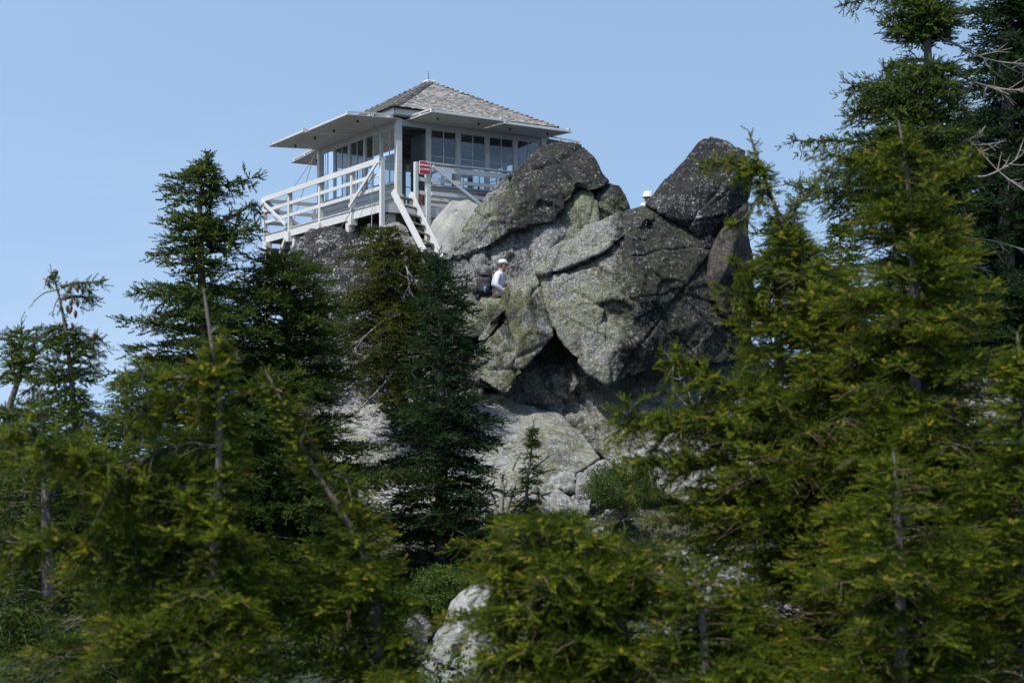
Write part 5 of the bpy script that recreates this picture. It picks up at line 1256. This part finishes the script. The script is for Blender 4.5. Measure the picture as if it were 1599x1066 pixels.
bough(root, base, [(925, 885), (860, 885), (800, 895), (766, 905, -.2)], 8.0, 92, nr, .26)
bough(root, base, [(955, 920), (880, 920), (810, 930), (778, 940, -.2)], 8.0, 93, nr, .28)
bough(root, base, [(975, 960), (900, 965), (830, 975), (773, 985, -.2)], 8.0, 94, nr, .28)
bough(root, base, [(980, 1000), (900, 1010), (820, 1020), (763, 1040, -.2)], 8.0, 95, nr, .28)
bough(root, base, [(925, 885), (980, 870), (1030, 865), (1075, 870, -.2)], 8.0, 96, nr, .26)
conifer('low dark conifer filling the bottom left corner', [(150, 880), (152, 930), (155, 1000), (158, 1200)], [(880, 142, 158), (905, 105, 195), (940, 60, 235), (990, 10, 280), (1050, -50, 320), (1190, -60, 340)],
        10.2, 40, r0=.05, **dict(near, leaf='leaf_far', br_sp=.045, ndl=(28, .027, .0068)))
conifer('twin topped foreground conifer at bottom, right of the spreading one', [(1084, 870), (1090, 920), (1100, 980), (1110, 1250)], [(870, 1078, 1092), (895, 1045, 1125), (925, 1020, 1160), (970, 1000, 1200), (1030, 980, 1240), (1220, 970, 1250)],
        7.6, 36, r0=.04, **near)
conifer('round topped foreground conifer at bottom, between the twin topped one and the right edge', [(1152, 895), (1154, 950), (1160, 1000), (1165, 1250)], [(895, 1140, 1165), (920, 1110, 1200), (960, 1080, 1240), (1030, 1070, 1280), (1220, 1060, 1290)],
        7.9, 37, r0=.04, **near)
conifer('foreground conifer at the right edge with upright tip', [(1588, 518), (1592, 560), (1600, 640), (1606, 760), (1610, 1260)], [(518, 1583, 1592), (545, 1565, 1610), (590, 1555, 1640), (650, 1540, 1660), (720, 1500, 1690), (820, 1480, 1700), (900, 1460, 1710), (1000, 1450, 1720), (1220, 1440, 1720)],
        8.2, 38, r0=.05, **near)
conifer('olive foreground conifer at bottom right', [(1395, 700), (1400, 760), (1405, 850), (1410, 1260)], [(700, 1388, 1402), (740, 1340, 1450), (800, 1290, 1510), (880, 1230, 1540), (960, 1200, 1570), (1060, 1180, 1590), (1220, 1180, 1600)],
        7.8, 39, r0=.05, **near)
# --- right, behind
r = conifer('tall conifer rising out of the top of the photo at right, boughs reaching left', [(1436, -130), (1442, -40), (1447, 40), (1450, 120), (1452, 250), (1452, 420), (1456, 700), (1460, 960)],
        [(-130, 1430, 1442), (-60, 1390, 1475), (0, 1380, 1490), (20, 1385, 1500), (45, 1390, 1510), (60, 1425, 1490), (85, 1430, 1480), (100, 1400, 1500), (125, 1350, 1500), (150, 1330, 1500), (185, 1350, 1495), (205, 1330, 1500), (225, 1290, 1500), (260, 1310, 1500), (300, 1300, 1500), (340, 1360, 1500), (400, 1370, 1500), (600, 1360, 1520), (940, 1340, 1540)],
        15.0, 51, r0=.15, leaf='leaf_far', axis=.12, ndl=(30, .031, .0110), kb=.4, twl=.5, br_sp=.034, tw_sp=.10, sp_sp=.07, jit=.25, bare=((62, 90),))
root, tr, s, rg, base = r
md = dict(mid, leaf='leaf_far')
bough(root, base, [(1450, 215), (1390, 222), (1310, 220), (1240, 220, -.2)], 15.0, 81, md, .26)
bough(root, base, [(1450, 262), (1390, 268), (1330, 270), (1285, 268, -.2)], 15.0, 82, md, .3)
bough(root, base, [(1452, 300), (1380, 308), (1300, 302), (1235, 290, -.3)], 15.0, 83, md, .3)
bough(root, base, [(1450, 130), (1400, 128), (1350, 130), (1324, 140, -.2)], 15.0, 84, md, .32)
bough(root, base, [(1448, 150), (1400, 150), (1350, 165), (1328, 180, -.2)], 15.0, 85, md, .3)
bough(root, base, [(1448, 95), (1420, 92), (1395, 98), (1378, 108, -.2)], 15.0, 86, md, .14)
bough(root, base, [(1442, -20), (1400, -10), (1360, -4), (1322, 5, -.2)], 15.0, 87, md, .2)
add_dead(root, base, [[(1464, 58), (1495, 70), (1525, 88), (1565, 98), (1605, 100, -.3)], [(1462, 105), (1490, 115), (1530, 132), (1570, 140), (1605, 142, -.3)], [(1456, 190), (1490, 205), (1520, 225), (1560, 270), (1605, 300, -.2)], [(1500, 272, -.3), (1535, 278, -.4), (1570, 262, -.4), (1605, 235, -.5)], [(1500, 225), (1520, 215), (1535, 205)]], 15.0, rg, 9, .015)
add_dead(root, base, [[(1456, 350), (1500, 370), (1550, 375), (1600, 390)], [(1458, 420), (1500, 410), (1550, 425)], [(1470, 290), (1490, 320), (1498, 350)], [(1500, 292), (1505, 330), (1520, 345)]], 15.2, rg, 8, .01)
conifer('large dark conifer at the upper right corner', [(1580, -220), (1578, -60), (1575, 100), (1572, 300), (1570, 620), (1570, 960)],
        [(-220, 1575, 1585), (-100, 1535, 1630), (0, 1515, 1660), (60, 1520, 1680), (120, 1510, 1690), (200, 1500, 1700), (300, 1480, 1720), (450, 1460, 1740), (700, 1440, 1760), (940, 1430, 1780)],
        19.0, 52, r0=.2, **dict(far, br_sp=.05, leaf='leaf_deep'))
conifer('dark conifer behind the dead branches at the right edge', [(1640, -160), (1638, 0), (1634, 250), (1630, 900)],
        [(-160, 1630, 1650), (-60, 1580, 1700), (60, 1550, 1730), (200, 1520, 1760), (400, 1490, 1790), (880, 1450, 1820)], 23.0, 56, r0=.2, **dict(far, br_sp=.055, leaf='leaf_deep'))
conifer('dark conifer between the tall right tree and the upper right corner tree', [(1510, 165), (1510, 260), (1508, 420), (1505, 860)],
        [(165, 1504, 1516), (200, 1480, 1545), (260, 1455, 1570), (350, 1430, 1600), (500, 1400, 1630), (840, 1370, 1660)], 21.0, 57, r0=.15, **dict(far, br_sp=.055, leaf='leaf_deep'))
conifer('dark conifer behind the right end of the outcrop, beside the smooth brown column', [(1214, 326), (1214, 380), (1215, 480), (1216, 640)], [(326, 1211, 1219), (345, 1192, 1240), (370, 1180, 1262), (400, 1165, 1275), (430, 1170, 1290), (480, 1145, 1300), (530, 1125, 1310), (580, 1120, 1320), (630, 1140, 1320)],
        28.0, 53, r0=.12, leaf='leaf_mid', axis=.15, ndl=(30, .040, .0165), twl=.5, kb=.25, br_sp=.08, tw_sp=.14, sp_sp=.11)
conifer('small background conifer between the right foreground trees', [(1312, 340), (1312, 420), (1314, 560), (1316, 700)], [(340, 1306, 1318), (370, 1280, 1340), (410, 1262, 1362), (470, 1250, 1380), (560, 1240, 1400), (690, 1230, 1400)],
        26.0, 54, r0=.12, leaf='leaf_mid', axis=.15, ndl=(30, .040, .0165), twl=.5, kb=.25, br_sp=.08, tw_sp=.14, sp_sp=.11)
r = conifer('small sapling standing alone in front of the pale slab', [(833, 657), (831, 690), (826, 730), (820, 800)], [(657, 831, 835), (680, 827, 839), (700, 820, 843), (715, 812, 845), (735, 812, 845), (760, 795, 846), (795, 786, 850)],
        24.0, 55, r0=.03, leaf='leaf_far', axis=.10, ndl=(24, .028, .010), br_sp=.05, tw_sp=.07, sp_sp=.05, thick=.8)
# bleached stump and roots beside the sapling
st_ = empty('dead_stump', P(790, 800, 24.4)); tag(st_, 'bleached splintered dead stump with bare roots beside the sapling', 'stump')
rg = np.random.default_rng(5); b_ = np.array(st_.location)
add_dead(st_, b_, [[(782, 800), (786, 765), (784, 745)], [(775, 802), (770, 775), (764, 762)], [(790, 800), (800, 770), (806, 752)], [(795, 800), (812, 775), (838, 768), (852, 780)], [(785, 800), (760, 790), (748, 776)], [(800, 795), (825, 770), (842, 762)]], 24.4, rg, 6, .05, 'root')
add_dead(st_, b_, [[(820, 745), (840, 725), (862, 709), (868, 707)], [(822, 750), (845, 738), (865, 732), (880, 735)], [(800, 735), (808, 715), (815, 705)]], 24.2, rg, 3, .016, 'dead_branch', 'old_wood')
dt = empty('dead_thicket', P(1075, 640, 28.3)); tag(dt, 'tangle of grey bare twigs at the foot of the outcrop, left of the right conifers', 'dead bush')
add_dead(dt, np.array(dt.location), [[(1085, 640), (1075, 610), (1062, 590), (1058, 580)], [(1090, 640), (1095, 610), (1085, 588)], [(1080, 640), (1060, 620), (1050, 605)], [(1095, 640), (1108, 615), (1110, 595)]], 28.3, rg, 10, .02, 'twig')

# --- low heath and shrubs
def shrub(label, cpx, cpy, Y, rx, rz, n, seed, leaf='leaf_shrub', name='shrub', cat='shrub', ll=.035):
    rg = np.random.default_rng(seed); c = np.array(P(cpx, cpy, Y)); s = Y / F; rx *= s; rz *= s
    d = unit(rg.normal(0, 1, (n, 3))); rr = rg.uniform(.35, 1, n) ** .5
    lump = np.array([noise.noise(Vector(v * 2.3) + Vector((seed, 0, 0))) for v in d]); rr *= 1 + .45 * lump
    p = c + d * rr[:, None] * np.array([rx, rx * .8, rz]); 
    a = unit(rg.normal(0, 1, (n, 3)) + np.array([0, 0, .7])); b = unit(np.cross(a, rg.normal(0, 1, (n, 3))))
    l = ll * rg.uniform(.6, 1.2, (n, 1)); V = np.stack([p - b * l * .28, p + a * l * .5 - b * l * .0 + b * l * .3, p + a * l, p - b * l * .3 + a * l * .5], 1).reshape(-1, 3)
    # repair into leaf diamonds
    V = np.stack([p, p + a * l * .5 + b * l * .28, p + a * l, p + a * l * .5 - b * l * .28], 1).reshape(-1, 3)
    base = c - np.array([0, 0, rz]); root = empty(name, base); tag(root, label, cat)
    me = mesh_np('foliage', V - base, np.arange(n * 4).reshape(-1, 4), 4); face_attr(me, 'tint', np.clip(rg.normal(.5, .2, n), 0, 1)); link('foliage', me, M[leaf], root)
    st = []
    for k in range(26):
        dd = unit(rg.normal(0, 1, 3) + np.array([0, 0, .8])); e = base + dd * np.array([rx, rx * .8, rz * 1.6]) * .85; st.append((np.array([base + rg.normal(0, .1, 3) * rx, (base + e) / 2 + rg.normal(0, .02, 3), e]), np.array([.008, .006, .002])))
    V2, F2 = tubes_np(st, 3); me = mesh_np('stems', V2 - base, F2, 4); link('stems', me, M['bark_brown'], root)
shrub('bright green low heath mound beside the pale ridged rock', 972, 762, 23.6, 62, 40, 16000, 5)
shrub('bright green bush at bottom centre above the smooth sloping boulder', 700, 925, 15.0, 62, 40, 16000, 6, ll=.03)
shrub('darker green bush left of the bottom centre boulders', 640, 960, 15.5, 60, 45, 12000, 7, ll=.03)
shrub('dark low bush under the dead twigs at the foot of the outcrop', 1075, 665, 28.0, 55, 26, 9000, 8, leaf='leaf_mid', ll=.06)
# ground cover over the near slope
def cover():
    rg = np.random.default_rng(9); n = 120000
    x = rg.uniform(-9, 9, n); y = rg.uniform(4.5, 27, n)
    keep = np.array([noise.noise(Vector((a * .6, b * .6, 5))) > -.12 for a, b in zip(x, y)]); x, y = x[keep], y[keep]; n = len(x)
    z = np.array([hgt(a, b) for a, b in zip(x, y)]) + rg.uniform(0, .16, n)
    p = np.stack([x, y, z], 1); a = unit(rg.normal(0, .6, (n, 3)) + np.array([0, 0, 1.0])); b = unit(np.cross(a, rg.normal(0, 1, (n, 3)))); l = rg.uniform(.03, .075, (n, 1))
    V = np.stack([p, p + a * l * .5 + b * l * .28, p + a * l, p + a * l * .5 - b * l * .28], 1).reshape(-1, 3)
    me = mesh_np('heath_cover', V, np.arange(n * 4).reshape(-1, 4), 4); face_attr(me, 'tint', np.clip(rg.normal(.45, .2, n), 0, 1)); o = link('heath_cover', me, M['leaf_shrub']); tag(o, kind='stuff', label='low green heath covering the slope between the rocks')
cover()
print('total', NT, round(time.time() - T0, 1))
